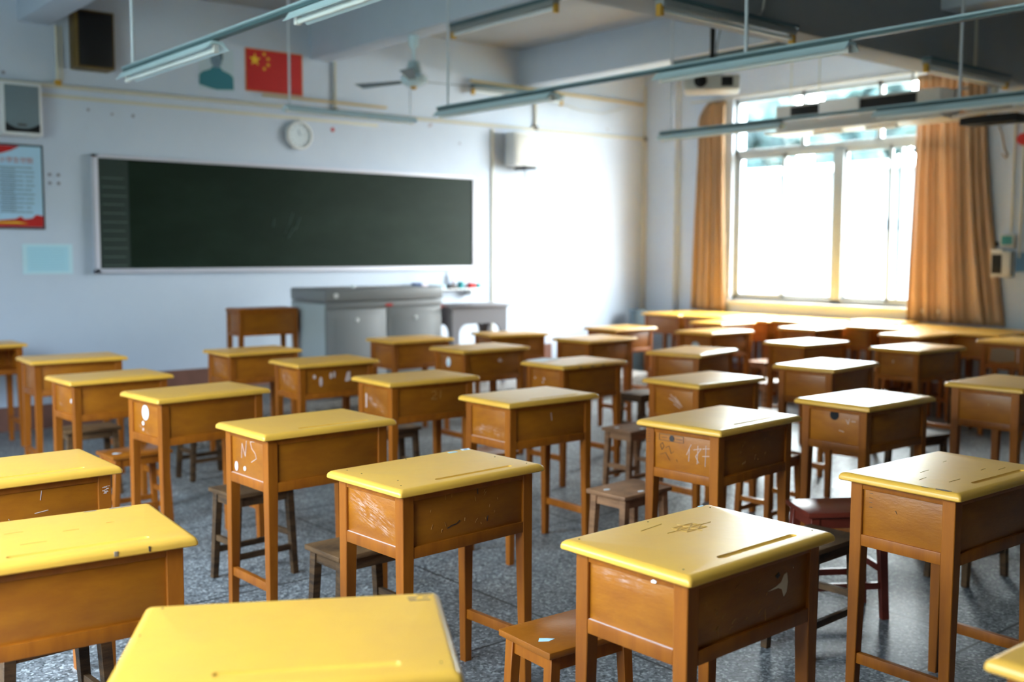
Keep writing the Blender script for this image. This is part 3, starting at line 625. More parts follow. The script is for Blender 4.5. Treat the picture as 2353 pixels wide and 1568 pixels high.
MB().prism([(-.135,-.03),(-.11,-.045),(-.085,-.04),(-.10,-.025),(-.118,-.012)], (0,0,SH), (1,0,0), (0,1,0), (0,0,1), .0008).obj('chipped_paint', 'bluesticker', so)
sd = make_stool('worn', 'worn', (2.01, 3.30, 0), R(2), 'dark worn stool behind the desk with the white chalk smear')
sl = make_stool('lightworn', 'lightworn', (3.45, 3.31, 0), R(3), 'pale worn stool with light specks on its seat, behind the ink-stamped desk')
disc(sl, 'paint_speck', 'sticker', (-.11, .04, SH), 'top', .018, .012); disc(sl, 'paint_speck', 'sticker', (-.02, -.085, SH), 'top', .018, .010)
sr = make_stool('redstool', 'redstool', (3.78, 2.435, 0), R(-33), 'dark red stool turned askew beside the tall desk at the right', 1.08)
for x, y, a, src, lab in [
    (2.13, 4.42, 4, sd, 'worn dark stool with splayed legs behind the desk with chalked letters'),
    (4.69, 4.47, 3, sl, 'brown stool with a pale seat behind the desk with scribbled scratches'),
    (3.385, 2.285, 2, sd, 'worn stool in front of the ink-stamped desk, left of the dark red stool'),
    (2.08, 6.56, -2, sd, 'dark stool seen between the legs of the desk with the tiny white dot'),
    (2.02, 5.62, 3, so, 'orange stool seen between the legs of the desk with the large white round sticker'),
    (2.85, 6.60, 5, sd, 'dark stool standing in the aisle right of the left column, far back'),
    (3.52, 5.42, -4, sd, 'dark stool behind the desk with the chalk 21, only a black leg showing'),
    (5.92, 5.56, 6, sd, 'dark stool behind the slightly turned desk'),
    (8.60, 6.42, 3, sl, 'far pale-seated stool in glare between the two farthest desks of the right column'),
    (4.68, 2.33, -6, sd, 'dark stool in the shade behind the tall right-hand desk, left of its far leg'),
    (.86, 3.15, 4, sd, 'dark stool under the cut-off desks at the lower left'),
    (4.62, 3.40, 2, so, 'orange-brown stool behind the desk with the black disc'),
    (5.85, 3.25, -8, sd, 'dark stool behind the shaded desk at the right frame edge'),
    (5.80, 4.38, 5, sl, 'pale stool behind the desk with bright window glare'),
    (7.25, 5.40, 2, sl, 'pale stool behind the glare-topped desk in the mid right'),
    (7.32, 4.52, -3, sd, 'dark stool behind the mid-right desk with the pale right side'),
    (3.46, 4.42, -3, so, 'orange-brown stool behind the desk with the clipped top corner'),
    (8.70, 5.36, 4, sd, 'dark stool between the far desks below the right window half'),
    (7.35, 6.55, 0, sl, 'pale stool behind the far desk with the arch-shaped mark'),
    (8.75, 4.40, 3, sd, 'dark stool behind the far desk cut by the right frame edge')]:
    s = copy_thing(src, (x, y, 0), R(a), lab)

# ------------------------------------------------------------------ front wall things
def wall_obj(name, mb, m_, label, cat): return tag(mb.obj(name, m_), label, cat)
# chalkboard
bx0, bx1, bz0, bz1 = 3.075, 7.105, 1.335, 2.28
cb = thing('chalkboard', 'long dark green chalkboard with white frame on the front wall', 'chalkboard', (5.09, YF, bz0))
def inw(mb, x, z): return mb
def rel(o, base): o.location = Vector(o.location) - Vector(base); return o
cbase = (5.09, YF, bz0)
rel(MB().box(bx0+.26, bx1, YF-.028, YF-.004, bz0, bz1).obj('board', 'board', cb), cbase)
rel(MB().box(bx0, bx0+.26, YF-.028, YF-.004, bz0, bz1).obj('ruled_side_board', 'boardside', cb), cbase)
for a in ((bx0-.045, bx1+.03, bz1, bz1+.03), (bx0-.045, bx1+.03, bz0-.04, bz0), (bx0-.045, bx0, bz0-.04, bz1+.03), (bx1, bx1+.03, bz0-.04, bz1+.03)):
    rel(MB().box(a[0], a[1], YF-.04, YF-.001, a[2], a[3], .004).obj('frame', 'boardframe', cb), cbase)
b = MB()
for k in range(11): z = bz1-.17-.075*k; b.box(bx0+.03, bx0+.22 + .01*(k % 3), YF-.0292, YF-.028, z, z+.004)
rel(b.obj('chalk_lines', mat('faint_chalk_line', (.16,.20,.18), .9), cb), cbase)
b = MB()
for p_ in ([(4.83,1.66),(4.88,1.76),(4.92,1.86)], [(4.70,1.72),(4.72,1.80)], [(4.94,1.70),(4.99,1.82)], [(4.86,1.62),(4.93,1.72)]):
    b.tube([(x, YF-.0283, z) for x, z in p_], .005, 6)
rel(b.obj('chalk_smudge', mat('chalk_smudge', (.05,.09,.075), .9), cb), cbase)
# clock
ck = thing('wall_clock', 'round white wall clock above the chalkboard', 'clock', (5.0, YF, 2.604))
MB().lathe([(.135,0),(.14,.01),(.14,.035),(.13,.045),(.115,.045),(.112,.03),(.0,.03)], axis='Y', seg=40).obj('clock_case', 'white', ck)
MB().lathe([(.110,.028),(.110,.031),(0.001,.031)], axis='Y', seg=36).obj('clock_face', 'clockface', ck)
b = MB()
for k in range(12): a = R(30*k); b.bar((.092*math.sin(a), -.0325, .092*math.cos(a)), (.104*math.sin(a), -.0325, .104*math.cos(a)), .006, .002)
b.obj('hour_marks', 'darkmark', ck)
MB().bar((0,-.034,0), (-.015,-.034,.055), .008, .002).obj('hour_hand', 'postertext', ck); MB().bar((0,-.036,0), (.078,-.036,.02), .006, .002).obj('minute_hand', 'postertext', ck)
# flag
fl = thing('flag_poster', 'red flag poster with five yellow stars above the chalkboard', 'flag', (4.757, YF, 3.18))
MB().box(-.297, .297, -.004, 0, -.198, .198).obj('border', 'orangeedge', fl); MB().box(-.287, .287, -.006, -.003, -.188, .188).obj('red_field', 'red', fl)
def star(cx, cz, r, rot=0): return [(cx + (r if k % 2 == 0 else r*.4)*math.sin(R(36*k)+rot), cz + (r if k % 2 == 0 else r*.4)*math.cos(R(36*k)+rot)) for k in range(10)]
for cx, cz, r, rt_ in ((-.20,.095,.062,0), (-.105,.155,.022,.4), (-.065,.115,.022,.7), (-.065,.06,.022,0), (-.105,.02,.022,.4)):
    MB().prism(star(cx, cz, r, rt_), (0,-.006,0), (1,0,0), (0,0,1), (0,-1,0), .001).obj('star', 'star', fl)
# portrait (generic)
pt = thing('portrait_poster', 'portrait poster of a person in a teal jacket left of the red flag poster', 'poster', (4.175, YF, 3.145))
MB().box(-.17, .17, -.004, 0, -.19, .19).obj('backing', 'portraitbg', pt)
MB().prism([(-.168,-.15),(-.165,-.06),(-.13,-.03),(-.06,-.005),(-.04,.02),(.04,.02),(.06,-.005),(.13,-.03),(.163,-.06),(.167,-.17),(0,-.185),(-.06,-.175)], (0,-.004,0), (1,0,0), (0,0,1), (0,-1,0), .001).obj('jacket', 'teal', pt)
MB().prism([(.058*math.cos(R(15*k)), .085+.072*math.sin(R(15*k))) for k in range(24)], (0,-.005,0), (1,0,0), (0,0,1), (0,-1,0), .001).obj('head', 'face', pt)
MB().prism([(-.062,.10),(-.062,.15),(-.035,.178),(.02,.182),(.058,.16),(.066,.10),(.05,.08),(.045,.13),(0,.145),(-.045,.135)], (0,-.006,0), (1,0,0), (0,0,1), (0,-1,0), .001).obj('hair', 'hair', pt)
b = MB()
for p_ in (((-.04,.095),(-.012,.095)), ((.012,.095),(.04,.095)), ((-.022,.045),(.022,.045))): b.bar((p_[0][0],-.0068,p_[0][1]), (p_[1][0],-.0068,p_[1][1]), .006, .001)
b.bar((0,-.0068,.085), (.004,-.0068,.062), .005, .001); b.obj('facial_features', 'hair', pt)
# text poster at the left edge
ps = thing('framed_notice', 'framed blue notice with red title and rows of text at the left edge', 'poster', (2.36, YF, 2.01))
MB().box(-.28, .28, -.012, 0, -.345, .345, .003).obj('frame', 'dark', ps); MB().box(-.265, .265, -.014, -.010, -.33, .33).obj('print', 'posterblue', ps)
MB().prism([(-.264,.328),(.10,.328),(.03,.29),(-.05,.262),(-.15,.245),(-.264,.24)], (0,-.0142,0), (1,0,0), (0,0,1), (0,-1,0), .0008).obj('red_ribbon', 'red', ps)
MB().prism([(-.264,-.328),(.264,-.328),(.264,-.235),(.21,-.225),(.18,-.255),(.12,-.265),(.09,-.24),(.05,-.262),(-.08,-.275),(-.264,-.235)], (0,-.0142,0), (1,0,0), (0,0,1), (0,-1,0), .0008).obj('red_hills', 'red', ps)
MB().prism([(-.264,-.30),(.15,-.30),(.06,-.285),(-.08,-.29),(-.264,-.25)], (0,-.0152,0), (1,0,0), (0,0,1), (0,-1,0), .0008).obj('gold_band', 'star', ps)
rr = random.Random(5)
for k in range(11):
    b = MB()
    z = .155 - .036*k
    for xx, l_ in ((-.22, .12), (-.07, .10), (.02, .10), (.13, .055 + rr.uniform(-.01,.02))):
        x_ = xx + rr.uniform(-.005,.01)
        while x_ < xx + l_: b.box(x_, x_+.011, -.0152, -.014, z-.0065, z+.0065); x_ += .015
    if k < 10:
        x_ = -.05
        while x_ < .05: b.box(x_, x_+.010, -.0152, -.014, z-.0225, z-.012); x_ += .014 if k != 5 else .0125
    b.obj('text_row', 'postertext', ps)
try:
    cu = bpy.data.curves.new('title', 'FONT'); cu.body = '小学生守则'; cu.size = .052; cu.extrude = .0005; cu.align_x = 'RIGHT'
    to = bpy.data.objects.new('title_tmp', cu); C.objects.link(to); bpy.context.view_layer.update()
    me = bpy.data.meshes.new_from_object(to.evaluated_get(bpy.context.evaluated_depsgraph_get())); bpy.data.objects.remove(to)
    if len(me.vertices):
        me.materials.clear(); me.materials.append(M['red']); o = put('title_text', me, ps, (.20, -.0148, .195)); o.rotation_euler.x = R(90)
except Exception as ex: print('title', ex)
# blue paper sheet
sh = thing('wall_notice', 'pale blue ruled paper sheet taped left of the chalkboard', 'paper', (2.655, YF, 1.42))
MB().box(-.20, .20, -.003, 0, -.125, .125).obj('backing', 'paperedge', sh); MB().box(-.165, .165, -.004, -.002, -.105, .105).obj('sheet', 'paper', sh)
b = MB()
for k in range(9): b.box(-.14, .13, -.0047, -.004, .08-.02*k, .083-.02*k)
b.obj('ruled_lines', mat('pale_rule', (.33,.56,.70), .7), sh)
# speakers
s1 = thing('wall_speaker', 'white rectangular wall speaker with grey grille above the framed notice', 'speaker', (2.44, YF, 2.62))
MB().box(-.15, .16, -.18, 0, -.21, .21, .012).obj('cabinet', 'white', s1); MB().box(-.125, .135, -.188, -.178, -.185, .185, .004).obj('grille', 'grille', s1)
MB().prism([(-.125,-.183),(.135,-.183),(.135,-.115),(.09,-.14),(.05,-.155),(0,-.158),(-.05,-.152),(-.09,-.135),(-.125,-.11)], (0,-.188,0), (1,0,0), (0,0,1), (0,-1,0), .002).obj('lower_trim', 'dark', s1)
MB().box(-.035, .035, -.192, -.187, -.135, -.12, .002).obj('badge', 'darkmark', s1)
s2 = thing('wooden_speaker', 'brown wooden box speaker with black front, high on the wall', 'speaker', (3.035, YF, 3.235))
MB().box(-.155, .155, -.20, 0, -.235, .235, .006).obj('cabinet', 'speakerwood', s2); MB().box(-.14, .14, -.206, -.198, -.22, .22, .003).obj('grille', 'dark', s2)
s3 = thing('wall_speaker', 'white wall speaker right of the chalkboard with black bracket and hanging cable', 'speaker', (7.72, YF, 2.63))
MB().box(-.16, .16, -.20, -.03, -.185, .19, .012).obj('cabinet', 'white', s3); MB().box(-.14, .14, -.208, -.198, -.165, .17, .004).obj('grille', 'offwhite', s3)
MB().box(-.02, .16, -.212, -.03, -.215, -.18, .004).obj('bracket', 'dark', s3)
MB().tube([(.17,-.10,.05),(.20,-.08,-.02),(.19,-.05,-.10),(.16,-.02,-.17),(.165,-.006,-.30)], .004, 6).obj('cable', 'darkmark', s3)
MB().box(-.05, .05, -.03, 0, -.05, .05).obj('wall_plate', 'offwhite', s3)
# conduits
tag(MB().tube([(XL+.02, YF-.02, 2.83), (PX0, YF-.02, 2.853), (9.90, YF-.02, 2.905)], .018, 8).obj('wall_conduit', 'pipe'), 'thin horizontal conduit running along the whole front wall', 'pipe')
tag(MB().box(XL+.1, 5.9, YF-.012, YF, 2.755, 2.785, .002).obj('wall_cable_duct', 'pipe'), 'flat cable duct just below the horizontal conduit on the left', 'pipe')
for x, z0_, z1_, lab in ((2.775, 2.90, 3.342, 'paired vertical conduit below the leftmost beam'), (5.40, 2.90, 3.60, 'vertical conduit below the beam right of the red flag'),
                        (8.02, 2.93, 3.19, 'short vertical conduit below the beam above the white right speaker'), (9.84, 2.93, 3.55, 'vertical conduit high in the far room corner')):
    v = thing('vertical_conduit', lab, 'pipe', (x, YF-.02, z0_)); MB().tube([(0,0,0), (0,0,z1_-z0_)], .014, 8).obj('pipe', 'pipe', v)
    MB().box(-.025, .025, -.02, .019, -.05, .0, .004).obj('junction_box', 'brass' if x < 3 else 'darkmark', v)
    if x < 3: MB().tube([(.035,0,0), (.035,0,z1_-z0_)], .008, 8).obj('pipe', 'pipe', v)
tag(MB().box(7.385, 7.41, YF-.02, YF, PZ+.2, 2.85, .002).obj('wall_cable_duct', 'pipe'), 'thin vertical cable duct on the wall just right of the chalkboard', 'pipe')
tag(MB().box(9.80, 9.86, YF-.05, YF, .2, 2.88, .006).obj('corner_pipe_cover', 'offwhite'), 'vertical cream pipe cover in the far room corner', 'pipe')
tag(MB().box(4.62, 5.99, YF-.05, YF-.012, 2.945, 2.965, .003).obj('wooden_batten', 'yellowpipe'), 'thin yellowed batten on the wall below the red flag', 'batten')
tag(MB().tube([(7.05,YF-.06,3.335),(9.80,YF-.03,3.325)], .016, 8).obj('yellow_conduit', 'yellowpipe'), 'yellowed horizontal conduit high on the wall at the right', 'pipe')
tag(MB().tube([(8.3,YF-.03,3.24),(8.7,YF-.03,3.17),(9.1,YF-.03,3.16),(9.5,YF-.03,3.27)], .006, 6).obj('sagging_cable', 'offwhite'), 'white cable sagging below the yellowed conduit', 'cable')
for x, z, r_ in ((2.36,2.92,.014), (3.02,2.68,.012), (3.22,2.66,.010), (3.40,2.66,.014), (5.38,2.69,.020), (6.95,2.66,.010)):
    tag(MB().lathe([(r_,0),(r_,.006),(.001,.007)], (x, YF, z), 'Y', 12).obj('wall_mark', 'red' if x > 5 and x < 6 else 'stainp'),
        'small red mark on the wall right of the clock' if 5 < x < 6 else 'small dark nail hole in the white wall above the chalkboard', 'mark', None if 5 < x < 6 else 'nail holes in the front wall')
for x in (2.69, 2.76):
    for z in (2.12, 2.05): tag(MB().lathe([(.014,0),(.014,.006),(.001,.007)], (x, YF, z), 'Y', 12).obj('wall_mark', 'stainp'), 'one of four small round marks right of the framed notice', 'mark', 'four round marks on the wall')
# chalk shelf
csf = thing('chalk_shelf', 'narrow white wall shelf with chalk things under the right end of the chalkboard', 'shelf', (6.70, YF, 1.09))
MB().box(-.47, .47, -.13, 0, -.014, 0, .003).obj('shelf_board', 'white', csf); MB().box(-.35, -.33, -.11, 0, -.08, -.014).obj('bracket', 'white', csf); MB().box(.33, .35, -.11, 0, -.08, -.014).obj('bracket', 'white', csf)
for nme, x, w_, h_, m_, lab, cat in (('chalk_eraser', 6.33, .10, .07, 'navy', 'navy felt eraser at the left end of the chalk shelf', 'eraser'), ('chalk_box', 6.42, .07, .05, 'pinksticker', 'pink chalk box beside the navy eraser', 'box'),
        ('chalk_box', 6.54, .12, .045, 'grille', 'grey chalk box on the shelf', 'box'), ('chalk_box', 6.66, .06, .04, 'bluesticker', 'small pale blue box in the middle of the chalk shelf', 'box'),
        ('chalk_eraser', 6.80, .10, .04, 'darkmark', 'dark eraser lying on the chalk shelf', 'eraser'), ('chalk_box', 7.06, .08, .06, 'red', 'reddish box near the right end of the chalk shelf', 'box')):
    tag(MB().box(x-w_/2, x+w_/2, YF-.10, YF-.04, 1.09, 1.09+h_, .006).obj(nme, m_), lab, cat)
for x, h_, m_, lab in ((6.90, .075, 'tealcup', 'taller teal plastic cup on the chalk shelf'), (7.135, .05, 'tealcup', 'shorter teal cup at the right end of the chalk shelf')):
    tag(MB().lathe([(.03,0),(.038,h_),(.034,h_),(.027,.01),(.001,.01)], (x, YF-.08, 1.09), seg=20).obj('plastic_cup', m_), lab, 'cup')
tag(MB().lathe([(.018,0),(.018,.10),(.008,.12),(.008,.15),(.001,.151)], (6.83, YF-.045, 1.13), seg=14).obj('small_bottle', 'pinksticker', None), 'slim pale pink bottle standing on the dark eraser', 'bottle')
# ------------------------------------------------------------------ podium furniture
cx0, cx1, cy0, cy1, ct = 4.505, 5.737, 7.91, 8.54, 1.165
cbn = thing('multimedia_cabinet', 'grey metal teacher cabinet with two doors on the podium', 'cabinet', ((cx0+cx1)/2, (cy0+cy1)/2, PZ)); hx, hy, hz = (cx1-cx0)/2, (cy1-cy0)/2, ct-PZ
MB().box(-hx+.01, hx-.01, -hy+.02, hy, .0, hz-.11, .004).obj('body', 'cabinet', cbn)
MB().box(-hx+.002, -hx+.0098, -hy+.03, hy-.01, .03, hz-.13).obj('side_panel', 'cabside', cbn)
MB().box(-hx, hx, -hy, hy, hz-.105, hz, .012).obj('lid', 'cabinet', cbn)
MB().box(-hx+.01, hx-.01, -hy+.004, -hy+.02, hz-.165, hz-.115, .003).obj('drawer_strip', 'cabinet', cbn)
for sg in (-1, 1):
    d = MB().box(min(sg*.006, sg*(hx-.02)), max(sg*.006, sg*(hx-.02)), -hy+.0, -hy+.018, .03, hz-.18, .004).obj('door', 'cabinet', cbn)
    MB().lathe([(.018,0),(.018,.006),(.012,.010),(.001,.010)], (sg*hx*.5, -hy, hz-.27), 'Y', 20).obj('lock', 'white', d)
    MB().box(min(sg*.07, sg*(hx-.09)), max(sg*.07, sg*(hx-.09)), -hy-.003, -hy+.001, .08, hz-.24, .002).obj('pressed_panel', 'cabinet', d)
MB().lathe([(.022,0),(.022,.008),(.001,.009)], (-hx+.10, -hy, hz-.055), 'Y', 20).obj('lock', 'white', cbn)
MB().box(-.01, .06, -hy-.0012, -hy+.004, hz-.16, hz-.135).obj('red_label', 'red', cbn)
MB().box(hx-.002, hx+.012, -hy+.03, -hy+.09, hz-.20, hz-.15).obj('red_tag', 'red', cbn)
tag(MB().lathe([(.02,0),(.02,.02),(.001,.025)], (cx0+.42, cy0+.25, ct), seg=16).obj('cabinet_knob', 'sticker'), 'small white knob lying on top of the grey cabinet', 'knob')
tt = thing('teacher_table', 'grey table with curved legs right of the grey cabinet', 'table', (6.18, 8.05, PZ))
MB().box(-.40, .34, -.19, .19, .755, .78, .006).obj('table_top', 'table', tt)
def arch(w_, z1_, leg, drop):          # apron with curved arch down to both legs
    P = [(-w_,z1_), (w_,z1_), (w_-.015,.0), (w_-.015-leg*.6,.0), (w_-leg-.01,drop-.18)]
    for k in range(7): a = R(15*k); P.append((w_-leg-.01-.10*(1-math.cos(a)) , drop-.10+.10*math.sin(a)))
    for k in range(7): a = R(90-15*k); P.append((-(w_-leg-.01-.10*(1-math.cos(a))), drop-.10+.10*math.sin(a)))
    P += [(-(w_-leg-.01),drop-.18), (-(w_-.015-leg*.6),0), (-(w_-.015),0)]
    return P
for yy_, nm in ((-.17, 'front_apron_frame'), (.15, 'back_apron_frame')):
    MB().prism(arch(.33, .755, .07, .60), (0-.03,yy_,0), (1,0,0), (0,0,1), (0,1,0), .025).obj(nm, 'table', tt)
for xx_ in (-.355, .28): MB().prism(arch(.16, .755, .05, .60), (xx_,0,0), (0,1,0), (0,0,1), (1,0,0), .02).obj('side_apron_frame', 'table', tt)
# round object by the room corner (grey fan-like cover)
tag(MB().tube([(9.5, 9.0, 0), (9.5, 9.0, .74), (9.5, 9.0, .78)], .11, 24).obj('grey_bin', 'grille'), 'grey round bin standing in the far room corner behind the window-side row', 'bin')

# ------------------------------------------------------------------ suspended light rails and lamps
G_L = 'fluorescent lamps hanging from the long light rails'
def make_rail(x, y0_, y1_, rods, lab, zr=2.567):
    r = thing('light_rail', lab, 'light rail', (x, y0_, zr), 0, 'long grey light rails hung from the ceiling')
    b = MB(); b.box(-.030, .030, 0, y1_-y0_, .008, .018, .001); b.obj('top_lip', 'rail', r)
    MB().box(-.020, .020, 0, y1_-y0_, -.0085, .0078, .001).obj('channel', 'railweb', r)
    for yr in rods:
        MB().tube([(0, yr-y0_, .018), (0, yr-y0_, ZC-zr-.002)], .010, 10).obj('suspension_rod', 'whitepipe', r)
    return r
RL = [(2.32, 6.42, 'leftmost light rail, crossing the upper left of the picture'), (4.70, 6.53, 'middle light rail, starting above the speaker and running to the top right'),
      (7.03, 6.42, 'rightmost light rail, crossing in front of the window')]
def make_lamp(loc, lab):
    r = thing('fluorescent_lamp', lab, 'lamp', loc, 0, G_L); hl = .645
    MB().box(-.016, .016, -hl+.01, hl-.01, -.018, -.0005, .002).obj('housing', 'railweb', r)
    poly = [(-.030,-.008),(.030,-.008),(.052,-.038),(.064,-.048),(.060,-.050),(.047,-.040),(.018,-.022),(-.018,-.022),(-.047,-.040),(-.060,-.050),(-.064,-.048),(-.052,-.038)]
    MB().prism(poly, (0,-hl,0), (1,0,0), (0,0,1), (0,1,0), 2*hl).obj('reflector', 'lampwhite', r)
    MB().tube([(0,-hl+.04,-.048), (0,hl-.04,-.048)], .012, 12).obj('tube', 'tube', r)
    for s_ in (-1, 1):
        MB().box(-.014, .014, min(s_*(hl-.04), s_*(hl-.012)), max(s_*(hl-.04), s_*(hl-.012)), -.062, -.022, .003).obj('lamp_holder', 'white', r)
    return r
lp = None
LN = [('far', 5.93), ('middle', 3.67), ('near', 1.41)]
for i, (x, ye, lab) in enumerate(RL):
    zr_ = (2.567, 2.555, 2.535)[i]
    make_rail(x, -1.3, ye, [ye-.12, 3.68 if i else 3.2, .9], lab, zr_)
    for j, (nm, yc_) in enumerate(LN):
        if i == 2 and j == 2 or i == 0 and j == 2: pass
        yc2 = (ye-.645 if j == 0 else yc_)
        lb = ['%s lamp under the leftmost light rail', '%s lamp under the middle light rail', '%s lamp under the rightmost light rail'][i] % nm
        if j == 2: continue
        if lp is None: lp = make_lamp((x, yc2, zr_-.009), lb)
        else: copy_thing(lp, (x, yc2, zr_-.009), 0, lb)
# blackboard lamp, across
bl = copy_thing(lp, (4.83, 7.98, 2.695), R(90), 'fluorescent lamp hanging across the room in front of the clock', G_L); del bl['group']
for xx_ in (-.6,): MB().tube([(.0, .60, 0), (.0, .60, ZC-2.697)], .010, 10).obj('suspension_rod', 'whitepipe', bl)
MB().tube([(.0, -.60, 0), (.0, -.60, ZC-2.697)], .006, 8).obj('suspension_rod', 'whitepipe', bl)
# batten lamps on the beams
def batten(loc, rz, lab, hl=.64):
    r = thing('batten_lamp', lab, 'lamp', loc, rz, 'batten lamps mounted on the beams')
    MB().box(-hl, hl, -.045, .045, -.022, 0, .003).obj('base', 'railweb', r); MB().box(-hl+.01, hl-.01, -.035, .035, -.062, -.022, .006).obj('body', 'fixture', r); MB().tube([(-hl+.02,0,-.080),(hl-.02,0,-.080)], .014, 12).obj('tube', 'tube', r)
    for s_ in (-1, 1): MB().box(min(s_*hl, s_*(hl-.03)), max(s_*hl, s_*(hl-.03)), -.02, .02, -.115, -.048, .004).obj('end_cap', 'brass', r)
    return r
bt = batten((5.25, 6.46, 3.342), R(90), 'batten lamp with yellow end caps under the beam above the ceiling fan')
copy_thing(bt, (7.895, 6.40, 3.342), R(90), 'batten lamp under the far beam, behind the projector mount')
copy_thing(bt, (5.17, 4.17, 2.98), 0, 'batten lamp with a yellow end cap on the deep cross beam, above the projector'); copy_thing(bt, (8.08, 4.17, 2.98), 0, 'batten lamp on the deep cross beam in front of the right curtain top')
for o in C.objects:
    if o.name.startswith('batten_lamp') and abs(o.location.z-2.98) < 1e-4:
        o.location.z = 2.915; 
        MB().box(-.5, -.46, .044, .079, -.02, -.002).obj('bracket', 'rail', o); MB().box(.46, .5, .044, .079, -.02, -.002).obj('bracket', 'rail', o)
        o.location.z = 2.945
wl_ = batten((7.72, YF-.075, 3.30), 0, 'batten lamp with yellow end cap on the wall right of the ceiling fan', .66); 
MB().box(-.1, .1, .035, .073, -.04, -.01).obj('bracket', 'rail', wl_)
for x in (8.09, 8.33):
    tag(MB().box(x-.012, x+.012, 4.232, 4.25, 2.96, 3.38, .002).obj('beam_conduit', 'pipe'), ('left' if x < 8.2 else 'right') + ' vertical cable strip on the deep cross beam at the upper right', 'pipe', None)
tag(MB().tube([(5.60, 4.235, 3.2),(5.575, 4.235, 3.03),(5.54, 4.235, 2.985),(5.42, 4.235, 2.965)], .010, 8).obj('bent_conduit', 'offwhite'), 'small bent white conduit on the deep cross beam', 'pipe')
# ceiling fan
cf = thing('ceiling_fan', 'white ceiling fan with thin blades hanging from the beam', 'fan', (5.25, 7.66, 3.342))
MB().lathe([(.001,-.0),(.045,-.001),(.045,-.08),(.025,-.11),(.001,-.11)], seg=24).obj('canopy', 'lampwhite', cf); MB().tube([(0,0,-.10),(0,0,-.26)], .012, 10).obj('down_rod', 'lampwhite', cf)
MB().lathe([(.001,-.22),(.05,-.22),(.065,-.30),(.065,-.335),(.001,-.335)], seg=24).obj('motor_cap', 'rail', cf)
MB().lathe([(.001,-.335),(.09,-.335),(.115,-.36),(.11,-.40),(.06,-.43),(.001,-.435)], seg=32).obj('motor', 'lampwhite', cf)
MB().lathe([(.001,-.43),(.03,-.432),(.02,-.455),(.001,-.457)], seg=16).obj('bottom_cap', 'brass', cf)
for k in range(3):
    a = R(-10+120*k); q = Matrix.Rotation(a, 4, 'Z'); bb = MB()
    bb.bm.free(); bb.bm = bmesh.new(); mm_ = q @ Matrix.Translation((0,0,-.385)) @ Matrix.Rotation(R(10), 4, 'X')
    bb._add([(.10,-.03,-.003),(.60,-.06,-.003),(.60,.06,-.003),(.10,.03,-.003),(.10,-.03,.003),(.60,-.06,.003),(.60,.06,.003),(.10,.03,.003)], ((3,2,1,0),(4,5,6,7),(0,1,5,4),(1,2,6,5),(2,3,7,6),(3,0,4,7)), mm_)
    bb.obj('blade', 'grille', cf)
# projector
pj = thing('projector', 'white projector hanging on a black pole from the ceiling', 'projector', (7.45, 6.20, 2.98))
MB().box(-.24, .24, -.17, .17, -.07, .06, .018).obj('body', 'offwhite', pj); MB().lathe([(.05,0),(.055,.05),(.045,.055),(.001,.055)], (-.10,-.17,0), 'Y', 24).obj('lens', 'dark', pj)
MB().box(.08, .18, -.178, -.168, -.04, .04, .003).obj('connector_panel', 'dark', pj)
MB().box(-.10, .10, -.08, .08, .06, .075, .003).obj('mount_plate', 'dark', pj); MB().box(-.022, .022, -.022, .022, .075, ZC-2.982, .003).obj('mount_pole', 'dark', pj)
MB().tube([(.05,0,ZC-3.0),(.07,0,.5),(.04,-.02,.35),(.03,-.03,.09)], .006, 6).obj('cable', 'dark', pj); pj.rotation_euler.z = R(-50)
# hanging air unit in front of the window
hu = thing('hanging_air_unit', 'long white air unit with black grilles hung in front of the window', 'air conditioner', (9.15, 5.80, 2.86))
MB().box(-.13, .22, -.90, .87, -.14, .11, .010).obj('casing', 'offwhite', hu)
MB().box(-.142, -.128, .35, .68, .0, .085, .002).obj('grille', 'dark', hu); MB().box(-.142, -.128, -.67, -.10, -.01, .085, .002).obj('grille', 'dark', hu)
MB().box(-.16, -.128, -.10, .34, -.07, .112, .004).obj('front_cover', 'white', hu); MB().box(-.155, .24, -.95, .99, -.165, -.135, .004).obj('bottom_tray', 'offwhite', hu)
for yy_, l_ in ((.30,.32), (-.28,.32)): MB().tube([(-.05,yy_-l_/2,-.185),(-.05,yy_+l_/2,-.185)], .022, 14).obj('white_tube', 'sticker', hu)
for yy_ in (.78, .45, -.55): MB().tube([(0,yy_,.11),(0,yy_,ZC-2.862)], .007, 8).obj('suspension_rod', 'pipe', hu)
cr_ = thing('hanging_duct_frame', 'cream pipe frame with a black box hung beside the right curtain', 'frame', (9.2, 4.50, 2.72))
MB().box(-.10, .12, -.24, .26, -.10, -.03, .006).obj('black_box', 'dark', cr_); MB().tube([(-.13,.30,-.03),(-.13,.05,-.005),(-.13,-.5,-.005)], .018, 8).obj('pipe', 'offwhite', cr_)
MB().tube([(-.13,.30,-.03),(-.10,.30,.22),(.10,.30,.25)], .014, 8).obj('pipe', 'offwhite', cr_)
MB().box(-.10, .14, -.10, .24, .03, .10, .006).obj('cream_box', 'offwhite', cr_); MB().box(-.02, .02, -.02, .02, .09, ZC-2.722).obj('hanger', 'pipe', cr_); MB().box(-.02, .02, -.02, .02, -.035, .035).obj('spacer', 'pipe', cr_)
